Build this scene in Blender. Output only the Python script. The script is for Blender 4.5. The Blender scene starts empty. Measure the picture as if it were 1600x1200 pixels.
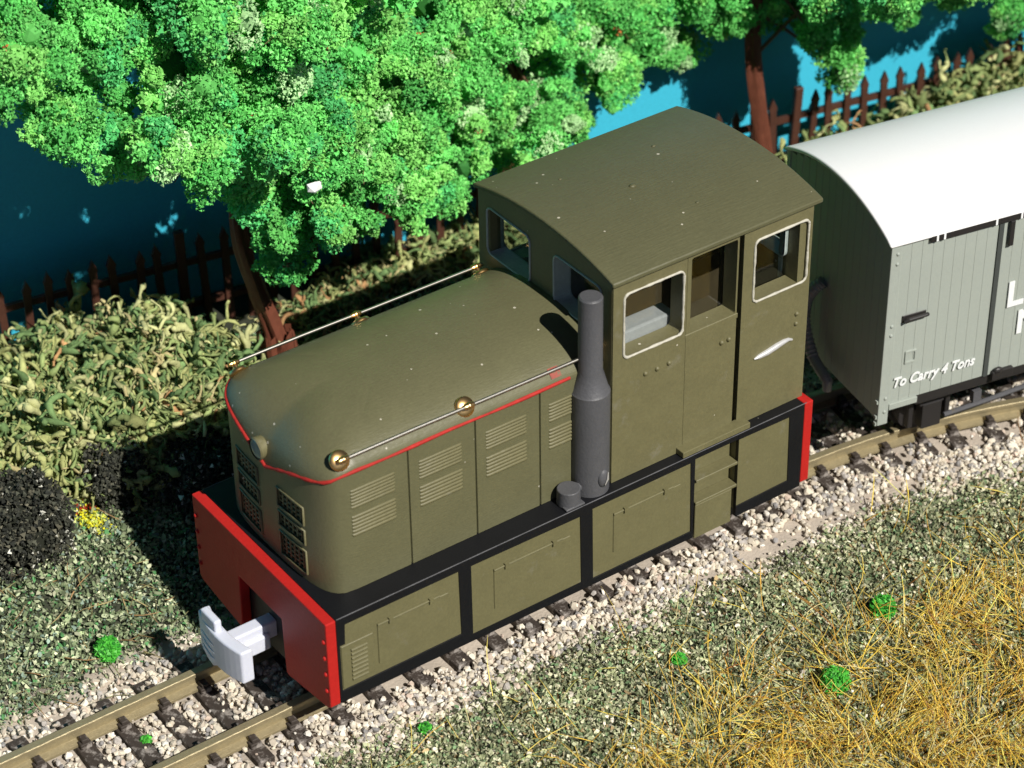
import bpy, bmesh, math, random
import numpy as np
from mathutils import Vector, Matrix
from mathutils.geometry import tessellate_polygon

random.seed(7)
RNG = np.random.default_rng(11)
scene = bpy.context.scene
COL = scene.collection
PI = math.pi

# ------------------------------------------------------------------ camera
cam_data = bpy.data.cameras.new("camera")
cam = bpy.data.objects.new("camera", cam_data)
COL.objects.link(cam)
scene.camera = cam
C0 = Vector((-8.79946, -16.65157, 16.76556))
FW = Vector((0.4689088, 0.6648078, -0.5815111))
RT = Vector((0.8120161, -0.5835052, -0.0123081))
UP = Vector((0.3474973, 0.4664250, 0.8134454))
M = Matrix((RT, UP, -FW)).transposed().to_4x4()
M.translation = C0
cam.matrix_world = M
cam_data.sensor_fit = 'HORIZONTAL'
cam_data.sensor_width = 36.0
cam_data.lens = 36.0 * 4042.67 / 1600.0
cam_data.clip_start = 0.1
cam_data.clip_end = 500.0
cam_data.dof.use_dof = True
cam_data.dof.focus_distance = 25.2
cam_data.dof.aperture_fstop = 0.62

# ------------------------------------------------------------------ light
SUN_DIR = Vector((0.05, -1.0, 0.96)).normalized()        # towards the sun
world = bpy.data.worlds.new("World")
scene.world = world
world.use_nodes = True
wn = world.node_tree.nodes
bg = wn["Background"]
sky_tex = wn.new("ShaderNodeTexSky")
sky_tex.sky_type = 'NISHITA'
sky_tex.sun_disc = False
sky_tex.sun_elevation = math.asin(SUN_DIR.z)
sky_tex.sun_rotation = math.atan2(SUN_DIR.x, SUN_DIR.y)
sky_tex.air_density = 0.25
sky_tex.dust_density = 0.2
sky_tex.ozone_density = 0.6
world.node_tree.links.new(sky_tex.outputs[0], bg.inputs[0])
bg.inputs[1].default_value = 0.05
sun_data = bpy.data.lights.new("sun", 'SUN')
sun_data.energy = 5.0
sun_data.angle = math.radians(0.5)
sun_data.color = (1.0, 0.955, 0.88)
sun = bpy.data.objects.new("sun", sun_data)
COL.objects.link(sun)
sun.rotation_euler = SUN_DIR.to_track_quat('Z', 'Y').to_euler()
vs = scene.view_settings
vs.view_transform = 'Standard'
vs.look = 'None'
vs.exposure = 0.12
vs.gamma = 1.0


# ------------------------------------------------------------------ materials
def new_mat(name):
    m = bpy.data.materials.new(name)
    m.use_nodes = True
    nt = m.node_tree
    return m, nt, nt.nodes["Principled BSDF"]


def N(nt, kind, **kw):
    n = nt.nodes.new(kind)
    for k, v in kw.items():
        setattr(n, k, v)
    return n


def paint(name, col, rough=0.5, spec=0.5, metal=0.0, mottle=0.12, mscale=3.0, specks=0.0, speck_scale=9.0,
          bump=0.0, bscale=60.0, streak=None, wear=None, fine=0.065):
    m, nt, b = new_mat(name)
    L = nt.links.new
    tc = N(nt, "ShaderNodeTexCoord")
    b.inputs["Roughness"].default_value = rough
    b.inputs["Metallic"].default_value = metal
    b.inputs["Specular IOR Level"].default_value = spec
    noise = N(nt, "ShaderNodeTexNoise")
    noise.inputs["Scale"].default_value = mscale
    noise.inputs["Detail"].default_value = 6
    noise.inputs["Roughness"].default_value = 0.65
    L(tc.outputs["Object"], noise.inputs["Vector"])
    mix = N(nt, "ShaderNodeMix", data_type='RGBA')
    mix.inputs[6].default_value = (*[c * (1 - mottle) for c in col], 1)
    mix.inputs[7].default_value = (*[min(1, c * (1 + mottle)) for c in col], 1)
    L(noise.outputs["Fac"], mix.inputs[0])
    out = mix.outputs[2]
    if fine:
        nf_ = N(nt, "ShaderNodeTexNoise")
        nf_.inputs["Scale"].default_value = 32.0
        nf_.inputs["Detail"].default_value = 7
        nf_.inputs["Roughness"].default_value = 0.75
        L(tc.outputs["Object"], nf_.inputs["Vector"])
        rf_ = N(nt, "ShaderNodeMapRange")
        rf_.inputs[1].default_value = 0.3
        rf_.inputs[2].default_value = 0.7
        rf_.inputs[3].default_value = 1 - 2 * fine
        rf_.inputs[4].default_value = 1 + fine
        L(nf_.outputs["Fac"], rf_.inputs[0])
        mf_ = N(nt, "ShaderNodeMix", data_type='RGBA', blend_type='MULTIPLY')
        mf_.inputs[0].default_value = 1
        L(out, mf_.inputs[6])
        L(rf_.outputs[0], mf_.inputs[7])
        out = mf_.outputs[2]
    if wear:
        n2 = N(nt, "ShaderNodeTexNoise")
        n2.inputs["Scale"].default_value = wear[1]
        n2.inputs["Detail"].default_value = 8
        n2.inputs["Roughness"].default_value = 0.7
        L(tc.outputs["Object"], n2.inputs["Vector"])
        r2 = N(nt, "ShaderNodeMapRange")
        r2.inputs[1].default_value = wear[2]
        r2.inputs[2].default_value = wear[2] + 0.1
        L(n2.outputs["Fac"], r2.inputs[0])
        mw = N(nt, "ShaderNodeMix", data_type='RGBA')
        L(r2.outputs[0], mw.inputs[0])
        L(out, mw.inputs[6])
        mw.inputs[7].default_value = (*wear[0], 1)
        out = mw.outputs[2]
    if specks > 0:
        # pale dust grains: small dots at some of the Voronoi cell centres
        vo = N(nt, "ShaderNodeTexVoronoi")
        vo.inputs["Scale"].default_value = speck_scale
        L(tc.outputs["Object"], vo.inputs["Vector"])
        lt = N(nt, "ShaderNodeMath", operation='LESS_THAN')
        sep = N(nt, "ShaderNodeSeparateColor")
        L(vo.outputs["Color"], sep.inputs[0])
        mul = N(nt, "ShaderNodeMath", operation='MULTIPLY')
        L(sep.outputs[0], mul.inputs[0])
        mul.inputs[1].default_value = 0.125
        L(vo.outputs["Distance"], lt.inputs[0])
        L(mul.outputs[0], lt.inputs[1])
        gt = N(nt, "ShaderNodeMath", operation='LESS_THAN')
        L(sep.outputs[1], gt.inputs[0])
        gt.inputs[1].default_value = specks
        an = N(nt, "ShaderNodeMath", operation='MULTIPLY')
        L(lt.outputs[0], an.inputs[0])
        L(gt.outputs[0], an.inputs[1])
        m2 = N(nt, "ShaderNodeMix", data_type='RGBA')
        L(an.outputs[0], m2.inputs[0])
        L(out, m2.inputs[6])
        m2.inputs[7].default_value = (0.5, 0.47, 0.38, 1)
        out = m2.outputs[2]
    L(out, b.inputs["Base Color"])
    if bump > 0:
        n3 = N(nt, "ShaderNodeTexNoise")
        n3.inputs["Scale"].default_value = bscale
        n3.inputs["Detail"].default_value = 5
        mp = N(nt, "ShaderNodeMapping")
        if streak:
            mp.inputs["Scale"].default_value = streak
        L(tc.outputs["Object"], mp.inputs["Vector"])
        L(mp.outputs[0], n3.inputs["Vector"])
        bp = N(nt, "ShaderNodeBump")
        bp.inputs["Strength"].default_value = bump
        bp.inputs["Distance"].default_value = 0.01
        L(n3.outputs["Fac"], bp.inputs["Height"])
        L(bp.outputs[0], b.inputs["Normal"])
    return m


def vcol_mat(name, rough=0.8, spec=0.25, bump=0.0, bscale=80, noise_amt=0.0, nscale=30.0):
    m, nt, b = new_mat(name)
    L = nt.links.new
    a = N(nt, "ShaderNodeVertexColor", layer_name="Col")
    b.inputs["Roughness"].default_value = rough
    b.inputs["Specular IOR Level"].default_value = spec
    out = a.outputs["Color"]
    tc = N(nt, "ShaderNodeTexCoord")
    if noise_amt:
        n = N(nt, "ShaderNodeTexNoise")
        n.inputs["Scale"].default_value = nscale
        n.inputs["Detail"].default_value = 4
        L(tc.outputs["Object"], n.inputs["Vector"])
        mr = N(nt, "ShaderNodeMapRange")
        mr.inputs[3].default_value = 1 - noise_amt
        mr.inputs[4].default_value = 1 + noise_amt
        L(n.outputs["Fac"], mr.inputs[0])
        mx = N(nt, "ShaderNodeMix", data_type='RGBA', blend_type='MULTIPLY')
        mx.inputs[0].default_value = 1
        L(out, mx.inputs[6])
        L(mr.outputs[0], mx.inputs[7])
        out = mx.outputs[2]
    L(out, b.inputs["Base Color"])
    if bump:
        n3 = N(nt, "ShaderNodeTexNoise")
        n3.inputs["Scale"].default_value = bscale
        L(tc.outputs["Object"], n3.inputs["Vector"])
        bp = N(nt, "ShaderNodeBump")
        bp.inputs["Strength"].default_value = bump
        bp.inputs["Distance"].default_value = 0.01
        L(n3.outputs["Fac"], bp.inputs["Height"])
        L(bp.outputs[0], b.inputs["Normal"])
    return m


def glass_mat():
    m, nt, b = new_mat("window_glass")
    L = nt.links.new
    nt.nodes.remove(b)
    tr = N(nt, "ShaderNodeBsdfTransparent")
    tr.inputs[0].default_value = (0.90, 0.92, 0.91, 1)
    gl = N(nt, "ShaderNodeBsdfGlossy")
    gl.inputs["Roughness"].default_value = 0.08
    lw = N(nt, "ShaderNodeLayerWeight")
    lw.inputs[0].default_value = 0.5
    pw = N(nt, "ShaderNodeMath", operation='POWER')
    pw.inputs[1].default_value = 4.0
    L(lw.outputs["Facing"], pw.inputs[0])
    fr = N(nt, "ShaderNodeMapRange")
    fr.inputs[3].default_value = 0.06
    fr.inputs[4].default_value = 0.7
    L(pw.outputs[0], fr.inputs[0])
    mx = N(nt, "ShaderNodeMixShader")
    L(fr.outputs[0], mx.inputs[0])
    L(tr.outputs[0], mx.inputs[1])
    L(gl.outputs[0], mx.inputs[2])
    L(mx.outputs[0], nt.nodes["Material Output"].inputs[0])
    return m


OLIVE = (0.130, 0.126, 0.066)
M_olive = paint("olive_paint", OLIVE, rough=0.40, spec=0.5, mottle=0.14, mscale=3.0, specks=0.55, speck_scale=8.5,
                bump=0.35, bscale=14.0, streak=(1.0, 4.0, 5.0))
M_olive_side = paint("olive_side_paint", (0.147, 0.136, 0.066), rough=0.5, spec=0.45, mottle=0.16, mscale=4.0, wear=((0.175, 0.165, 0.105), 3.2, 0.60), specks=0.3,
                     speck_scale=8.0, bump=0.25, bscale=25.0)
M_olive_roof = paint("olive_roof_paint", (0.108, 0.106, 0.054), rough=0.5, spec=0.4, mottle=0.12, mscale=2.0, specks=0.5,
                     speck_scale=7.5, bump=0.5, bscale=9.0, streak=(0.7, 6.0, 6.0))
M_inner = paint("cab_interior_paint", (0.075, 0.055, 0.028), rough=0.6, mottle=0.3, mscale=4, specks=0.5)
M_black = paint("black_frame_paint", (0.0065, 0.007, 0.009), rough=0.5, spec=0.28, mottle=0.3, specks=0.14, speck_scale=8.0, bump=0.2, bscale=30)
M_dark = paint("dark_chassis_plastic", (0.014, 0.014, 0.017), rough=0.45, mottle=0.25, bump=0.2)
M_red = paint("red_beam_paint", (0.46, 0.018, 0.015), rough=0.5, spec=0.22, mottle=0.12, mscale=5, specks=0.04, bump=0.25, bscale=22)
M_redline = paint("red_line_paint", (0.42, 0.026, 0.020), rough=0.65, spec=.3, mottle=0.4, mscale=10, bump=.5, bscale=40)
M_brass = paint("brass_turning", (0.90, 0.58, 0.24), rough=0.32, metal=1.0, mottle=0.05)
M_wire = paint("steel_wire", (0.60, 0.57, 0.51), rough=0.38, metal=1.0, mottle=0.2, mscale=20)
M_exhaust = paint("exhaust_grey_paint", (0.088, 0.089, 0.096), rough=0.5, spec=0.4, mottle=0.15, mscale=5, bump=0.4, bscale=45,
                  wear=((0.13, 0.105, 0.055), 3.0, 0.66))
M_white = paint("white_window_paint", (0.52, 0.50, 0.42), rough=0.6, mottle=0.3, mscale=25, bump=0.6, bscale=40)
M_greylin = paint("grey_window_lining", (0.44, 0.50, 0.48), rough=0.55, mottle=0.3, mscale=9, bump=0.5, bscale=30)
M_seat = paint("pale_grey_weight", (0.50, 0.50, 0.52), rough=0.55, mottle=0.15)
M_lens = paint("lamp_lens", (0.17, 0.23, 0.26), rough=0.15, spec=0.8)
M_coupler = paint("grey_white_resin", (0.64, 0.67, 0.77), rough=0.42, spec=0.5, mottle=0.05, mscale=4, bump=0.1, bscale=30, fine=0.015)
_b = M_coupler.node_tree.nodes["Principled BSDF"]
_b.inputs["Subsurface Weight"].default_value = 0.25
_b.inputs["Subsurface Radius"].default_value = (0.08, 0.08, 0.1)
_b.inputs["Subsurface Scale"].default_value = 0.5
M_glass = glass_mat()
M_roofwhite = paint("white_roof_paint", (0.86, 0.86, 0.86), rough=0.45, mottle=0.02, fine=0.01)
M_vangrey = paint("grey_van_paint", (0.35, 0.385, 0.345), rough=0.55, spec=0.35, mottle=0.06, mscale=5, fine=0.03, bump=.15, bscale=30, streak=(4, 4, .5))
M_vandark = paint("van_ironwork_black", (0.020, 0.018, 0.018), rough=0.5, mottle=0.3)
M_letter = paint("white_lettering", (0.85, 0.87, 0.87), rough=0.5, mottle=0.03)
M_gap = paint("dark_grey_gap", (0.05, 0.058, 0.054), rough=0.7)
M_rail = paint("brass_rail_metal", (0.38, 0.32, 0.19), rough=0.45, metal=0.5, mottle=0.22, mscale=9, bump=0.4, bscale=35, streak=(0.4, 4, 4),
               wear=((0.16, 0.10, 0.05), 2.3, 0.64))
M_sleeper = paint("sleeper_plastic", (0.052, 0.041, 0.034), rough=0.7, spec=0.3, mottle=0.4, mscale=9, bump=0.9, bscale=28, streak=(1.0, 0.35, 1.0),
                  wear=((0.30, 0.27, 0.245), 6.5, 0.50))
M_fence = paint("fence_brown_plastic", (0.075, 0.029, 0.018), rough=0.5, mottle=0.35, mscale=8, bump=0.5, bscale=40, streak=(3, 3, .5))
M_trunk = paint("red_brown_bark", (0.16, 0.052, 0.030), rough=0.5, spec=0.4, mottle=0.4, mscale=7, bump=0.8, bscale=24, streak=(3, 3, .4))
M_twig = paint("brown_twig", (0.16, 0.09, 0.05), rough=0.7)
M_white_flake = paint("white_flake", (0.9, 0.9, 0.9), rough=0.6)
M_foliage = vcol_mat("green_foam_foliage", rough=0.75, spec=0.25)
M_lichen = vcol_mat("lichen", rough=0.85, spec=0.15, bump=0.8, bscale=45, noise_amt=0.45, nscale=16)
M_foam = vcol_mat("dark_foam", rough=0.9, spec=0.15)
M_turf = vcol_mat("turf_crumb", rough=0.85, spec=0.2)
M_stone = vcol_mat("ballast_stone", rough=0.75, spec=0.3, noise_amt=0.15, nscale=25)
M_straw = vcol_mat("dry_fibre", rough=0.55, spec=0.35)
M_sky = paint("blue_backscene_paint", (0.055, 0.50, 0.70), rough=0.5, spec=0.25, mottle=0.06, mscale=0.8, bump=0.15, bscale=3, streak=(0.3, .3, 6))


def ground_mat():
    m, nt, b = new_mat("layout_ground")
    L = nt.links.new
    tc = N(nt, "ShaderNodeTexCoord")
    n = N(nt, "ShaderNodeTexNoise")
    n.inputs["Scale"].default_value = 2.2
    n.inputs["Detail"].default_value = 8
    L(tc.outputs["Object"], n.inputs["Vector"])
    a = N(nt, "ShaderNodeVertexColor", layer_name="Col")
    mr = N(nt, "ShaderNodeMapRange")
    mr.inputs[3].default_value = 0.6
    mr.inputs[4].default_value = 1.4
    L(n.outputs["Fac"], mr.inputs[0])
    mx = N(nt, "ShaderNodeMix", data_type='RGBA', blend_type='MULTIPLY')
    mx.inputs[0].default_value = 1
    L(a.outputs[0], mx.inputs[6])
    L(mr.outputs[0], mx.inputs[7])
    L(mx.outputs[2], b.inputs["Base Color"])
    b.inputs["Roughness"].default_value = 0.9
    n2 = N(nt, "ShaderNodeTexNoise")
    n2.inputs["Scale"].default_value = 30
    bp = N(nt, "ShaderNodeBump")
    bp.inputs["Strength"].default_value = 0.5
    bp.inputs["Distance"].default_value = 0.02
    L(tc.outputs["Object"], n2.inputs["Vector"])
    L(n2.outputs["Fac"], bp.inputs["Height"])
    L(bp.outputs[0], b.inputs["Normal"])
    return m


M_ground = ground_mat()


# ------------------------------------------------------------------ mesh helpers
class MB:
    def __init__(s):
        s.v = []
        s.f = []

    def add(s, vs, fs):
        o = len(s.v)
        s.v.extend([tuple(p) for p in vs])
        s.f.extend([tuple(i + o for i in f) for f in fs])
        return s

    def box(s, x0, x1, y0, y1, z0, z1, rot=None, about=None):
        vs = [Vector((x, y, z)) for x in (x0, x1) for y in (y0, y1) for z in (z0, z1)]
        if rot is not None:
            c = Vector(about) if about else Vector(((x0 + x1) / 2, (y0 + y1) / 2, (z0 + z1) / 2))
            vs = [rot @ (p - c) + c for p in vs]
        return s.add(vs, [(0, 1, 3, 2), (4, 6, 7, 5), (0, 4, 5, 1), (2, 3, 7, 6), (0, 2, 6, 4), (1, 5, 7, 3)])

    def tube(s, pts, rad, n=8, caps=True, squash=1.0):
        pts = [Vector(p) for p in pts]
        if not hasattr(rad, '__len__'):
            rad = [rad] * len(pts)
        vs, fs = [], []
        ref = None
        for i, p in enumerate(pts):
            t = (pts[min(i + 1, len(pts) - 1)] - pts[max(i - 1, 0)]).normalized()
            if ref is None:
                ref = t.cross(Vector((0, 0, 1)))
                if ref.length < 0.05:
                    ref = t.cross(Vector((0, 1, 0)))
                ref.normalize()
            ref = (ref - t * ref.dot(t)).normalized()
            o = t.cross(ref)
            for k in range(n):
                a = 2 * PI * k / n
                vs.append(p + (ref * math.cos(a) + o * math.sin(a) * squash) * rad[i])
        for i in range(len(pts) - 1):
            for k in range(n):
                k2 = (k + 1) % n
                fs.append((i * n + k, i * n + k2, (i + 1) * n + k2, (i + 1) * n + k))
        if caps:
            fs.append(tuple(range(n - 1, -1, -1)))
            fs.append(tuple((len(pts) - 1) * n + k for k in range(n)))
        return s.add(vs, fs)

    def cyl(s, p0, p1, r0, r1=None, n=16):
        return s.tube([p0, p1], [r0, r0 if r1 is None else r1], n)

    def sphere(s, c, r, n=10, m=6, sc=(1, 1, 1)):
        vs, fs = [], []
        for i in range(m + 1):
            th = PI * i / m
            for k in range(n):
                ph = 2 * PI * k / n
                vs.append((c[0] + r * sc[0] * math.sin(th) * math.cos(ph), c[1] + r * sc[1] * math.sin(th) * math.sin(ph), c[2] + r * sc[2] * math.cos(th)))
        for i in range(m):
            for k in range(n):
                k2 = (k + 1) % n
                fs.append((i * n + k, (i + 1) * n + k, (i + 1) * n + k2, i * n + k2))
        return s.add(vs, fs)

    def plate(s, outer, holes, to3, depth):
        """flat plate: outer loop and hole loops in 2D, to3(u, v, d) gives the 3D point at depth d"""
        loops = [outer] + list(holes)
        flat = [Vector((p[0], p[1], 0)) for l in loops for p in l]
        tris = tessellate_polygon([[Vector((p[0], p[1], 0)) for p in l] for l in loops])
        n = len(flat)
        vs = [to3(p.x, p.y, 0) for p in flat] + [to3(p.x, p.y, depth) for p in flat]
        fs = []
        for t in tris:
            fs.append(tuple(t))
            fs.append(tuple(n + i for i in reversed(t)))
        o = 0
        for l in loops:
            k = len(l)
            for i in range(k):
                a, b2 = o + i, o + (i + 1) % k
                fs.append((a, b2, n + b2, n + a))
            o += k
        return s.add(vs, fs)

    def build(s, name, mat, parent=None, smooth=None, bevel=0.0, seg=2):
        me = bpy.data.meshes.new(name)
        me.from_pydata(s.v, [], s.f)
        bm = bmesh.new()
        bm.from_mesh(me)
        bmesh.ops.recalc_face_normals(bm, faces=bm.faces)
        bm.to_mesh(me)
        bm.free()
        me.materials.append(mat)
        if smooth is not None:
            me.shade_smooth()
            me.set_sharp_from_angle(angle=math.radians(smooth))
        o = bpy.data.objects.new(name, me)
        COL.objects.link(o)
        if parent:
            o.parent = parent
        if bevel:
            md = o.modifiers.new("bevel", 'BEVEL')
            md.width = bevel
            md.segments = seg
            md.limit_method = 'ANGLE'
            md.angle_limit = math.radians(40)
        return o


def thing(name, label, cat, loc=(0, 0, 0), rz=0.0, group=None):
    o = bpy.data.objects.new(name, None)
    COL.objects.link(o)
    o.location = loc
    o.rotation_euler = (0, 0, rz)
    o.empty_display_size = 0.2
    tag(o, label, cat, group)
    return o


def tag(o, label=None, cat=None, group=None, kind=None):
    if label:
        o["label"] = label
    if cat:
        o["category"] = cat
    if group:
        o["group"] = group
    if kind:
        o["kind"] = kind
    return o


def rrect(x0, x1, z0, z1, r=0.05, n=4):
    pts = []
    for cx, cz, a0 in ((x1 - r, z1 - r, 0), (x0 + r, z1 - r, 90), (x0 + r, z0 + r, 180), (x1 - r, z0 + r, 270)):
        for i in range(n + 1):
            a = math.radians(a0 + 90 * i / n)
            pts.append((cx + r * math.cos(a), cz + r * math.sin(a)))
    return pts


def share(o, name, parent, loc=None, rot=None):
    c = o.copy()
    c.name = name
    COL.objects.link(c)
    c.parent = parent
    if loc is not None:
        c.location = loc
    if rot is not None:
        c.rotation_euler = rot
    return c


# ---- numpy bulk meshes (all triangles, coloured per vertex)
def np_mesh(name, V, T, C, mat, parent=None, smooth=False):
    me = bpy.data.meshes.new(name)
    V = np.ascontiguousarray(V, np.float32)
    T = np.ascontiguousarray(T, np.int32)
    me.vertices.add(len(V))
    me.vertices.foreach_set("co", V.ravel())
    me.loops.add(T.size)
    me.loops.foreach_set("vertex_index", T.ravel())
    me.polygons.add(len(T))
    me.polygons.foreach_set("loop_start", np.arange(0, T.size, 3, dtype=np.int32))
    me.update(calc_edges=True)
    ca = me.color_attributes.new("Col", 'FLOAT_COLOR', 'POINT')
    c4 = np.ones((len(V), 4), np.float32)
    c4[:, :3] = C
    ca.data.foreach_set("color", c4.ravel())
    me.polygons.foreach_set("use_smooth", np.full(len(T), smooth, dtype=bool))
    me.materials.append(mat)
    o = bpy.data.objects.new(name, me)
    COL.objects.link(o)
    if parent:
        o.parent = parent
    return o


def rand_rot(n, rng=RNG):
    q = rng.normal(size=(n, 4))
    q /= np.linalg.norm(q, axis=1, keepdims=True)
    w, x, y, z = q.T
    return np.stack([np.stack([1 - 2 * (y * y + z * z), 2 * (x * y - z * w), 2 * (x * z + y * w)], -1),
                     np.stack([2 * (x * y + z * w), 1 - 2 * (x * x + z * z), 2 * (y * z - x * w)], -1),
                     np.stack([2 * (x * z - y * w), 2 * (y * z + x * w), 1 - 2 * (x * x + y * y)], -1)], 1)


def ico(sub):
    bm = bmesh.new()
    bmesh.ops.create_icosphere(bm, subdivisions=sub, radius=1.0)
    V = np.array([v.co[:] for v in bm.verts])
    T = np.array([[v.index for v in f.verts] for f in bm.faces])
    bm.free()
    return V, T


ICO1 = ico(1)
ICO2 = ico(2)
TETRA = (np.array([(1, 1, 1), (-1, -1, 1), (-1, 1, -1), (1, -1, -1)], float) / 1.4, np.array([(0, 1, 2), (0, 3, 1), (0, 2, 3), (1, 3, 2)]))
FLAKE = (np.array([(-1, -.3, 0), (-.3, -.75, .1), (.7, -.6, .2), (1, .1, .1), (.4, .7, 0), (-.6, .65, .2)], float), np.array([(0, 1, 2), (0, 2, 3), (0, 3, 4), (0, 4, 5)]))


def scatter(tmpl, P, S, C, jitter=0.3, rng=RNG, R=None):
    """copies of a template at points P with sizes S (n or n,3) and colours C -> V, T, C arrays"""
    tv, tt = tmpl
    n, k = len(P), len(tv)
    if R is None:
        R = rand_rot(n, rng)
    S = np.asarray(S, float)
    if S.ndim == 1:
        S = np.repeat(S[:, None], 3, 1)
    loc = tv[None] * S[:, None, :]
    loc = loc * (1 + rng.normal(0, jitter, size=(n, k, 1)).clip(-.5, .6))
    V = np.einsum('nij,nkj->nki', R, loc) + P[:, None, :]
    T = (tt[None] + (np.arange(n) * k)[:, None, None])
    Cc = np.repeat(np.asarray(C)[:, None, :], k, 1)
    return V.reshape(-1, 3), T.reshape(-1, 3), Cc.reshape(-1, 3)


def join(parts):
    Vs, Ts, Cs, o = [], [], [], 0
    for V, T, C in parts:
        Vs.append(V)
        Ts.append(T + o)
        Cs.append(C)
        o += len(V)
    return np.concatenate(Vs), np.concatenate(Ts), np.concatenate(Cs)


def palette(cols, w, n, var=0.15, rng=RNG):
    cols = np.array(cols)
    w = np.array(w, float)
    idx = rng.choice(len(cols), size=n, p=w / w.sum())
    return (cols[idx] * (1 + rng.normal(0, var, size=(n, 1)))).clip(0.003, 0.95)


# ------------------------------------------------------------------ lie of the land
def track_y(x):
    d = np.maximum(0, np.asarray(x, float) - 5.9)
    return -d * d / 17.6


def smooth01(t):
    t = np.clip(t, 0, 1)
    return t * t * (3 - 2 * t)


def wob(x, y):
    return (np.sin(x * 1.7 + y * 0.9) + np.sin(x * 0.8 - y * 2.1 + 1.3) + 0.6 * np.sin(x * 3.9 + y * 3.1 + .4) + .5 * np.sin(x * 5.3 - y * 4.7)) / 3.1


def ground_z(x, y):
    x = np.asarray(x, float)
    y = np.asarray(y, float)
    d = y - track_y(x)
    z = np.full(d.shape, -0.25)
    z = z + 0.25 * smooth01((d - 1.2) / 1.6)
    amp = 0.015 + 0.06 * smooth01((np.abs(d) - 1.5) / 1.5)
    return z + amp * wob(x, y)


def fence_y(x):
    return np.interp(x, [-6, .495, 2.3, 9.82, 13.09, 20], [7.05, 6.0, 5.7, 4.07, 3.52, 2.4])


gx = np.linspace(-9, 20, 175)
gy = np.linspace(-10, 9.5, 120)
GX, GY = np.meshgrid(gx, gy, indexing='ij')
GZ = ground_z(GX, GY)
GV = np.stack([GX, GY, GZ], -1).reshape(-1, 3)
ii = np.arange(len(gx) - 1)[:, None] * len(gy) + np.arange(len(gy) - 1)[None]
ii = ii.ravel()
GT = np.concatenate([np.stack([ii, ii + len(gy), ii + len(gy) + 1], 1), np.stack([ii, ii + len(gy) + 1, ii + 1], 1)])
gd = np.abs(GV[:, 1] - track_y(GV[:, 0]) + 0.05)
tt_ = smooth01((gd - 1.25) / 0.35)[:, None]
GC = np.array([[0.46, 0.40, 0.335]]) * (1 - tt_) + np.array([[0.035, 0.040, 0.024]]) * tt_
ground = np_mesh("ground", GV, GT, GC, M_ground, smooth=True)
tag(ground, kind="structure")

# the painted backscene board that stands for the sky
sk = MB()
xs = np.linspace(-9, 20, 60)
top, bot = 6.5, -0.6
fr, bk = [], []
for x in xs:
    yb = float(fence_y(x)) + 0.62
    fr.append((x, yb))
    bk.append((x, yb + 0.25))
vs_, fs_ = [], []
for (a, b) in zip(fr, bk):
    vs_ += [(a[0], a[1], bot), (a[0], a[1], top), (b[0], b[1], top), (b[0], b[1], bot)]
for i in range(len(xs) - 1):
    o = 4 * i
    for k in range(4):
        fs_.append((o + k, o + 4 + k, o + 4 + (k + 1) % 4, o + (k + 1) % 4))
fs_ += [(0, 1, 2, 3), tuple(4 * (len(xs) - 1) + k for k in (3, 2, 1, 0))]
sk.add(vs_, fs_)
sky = sk.build("sky", M_sky, smooth=30)
tag(sky, kind="structure")

# ------------------------------------------------------------------ railway track
track = thing("railway_track", "narrow gauge track of brass coloured rails on dark brown sleepers under the train", "railway track")


def path(x):
    y = float(track_y(x))
    sl = 0.0 if x < 5.9 else -(x - 5.9) / 8.8
    t = Vector((1, sl, 0)).normalized()
    return Vector((x, y, 0)), t, Vector((-t.y, t.x, 0))


prof = [(-.105, -.17), (.105, -.17), (.105, -.145), (.028, -.12), (.022, -.06), (.046, -.045), (.046, -.006), (.038, 0), (-.038, 0), (-.046, -.006), (-.046, -.045), (-.022, -.06), (-.028, -.12), (-.105, -.145)]
for side in (-1, 1):
    mb = MB()
    vs_, fs_ = [], []
    X = [-7.5 + 0.4 * i for i in range(64)]
    n = len(prof)
    for x in X:
        p, t, nn = path(x)
        for (a, b) in prof:
            q = p + nn * (side * .475 + a)
            vs_.append((q.x, q.y, b))
    for i in range(len(X) - 1):
        for k in range(n):
            fs_.append((i * n + k, i * n + (k + 1) % n, (i + 1) * n + (k + 1) % n, (i + 1) * n + k))
    fs_ += [tuple(range(n)), tuple((len(X) - 1) * n + k for k in range(n))]
    mb.add(vs_, fs_)
    mb.build("rail", M_rail, track, smooth=30)

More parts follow.
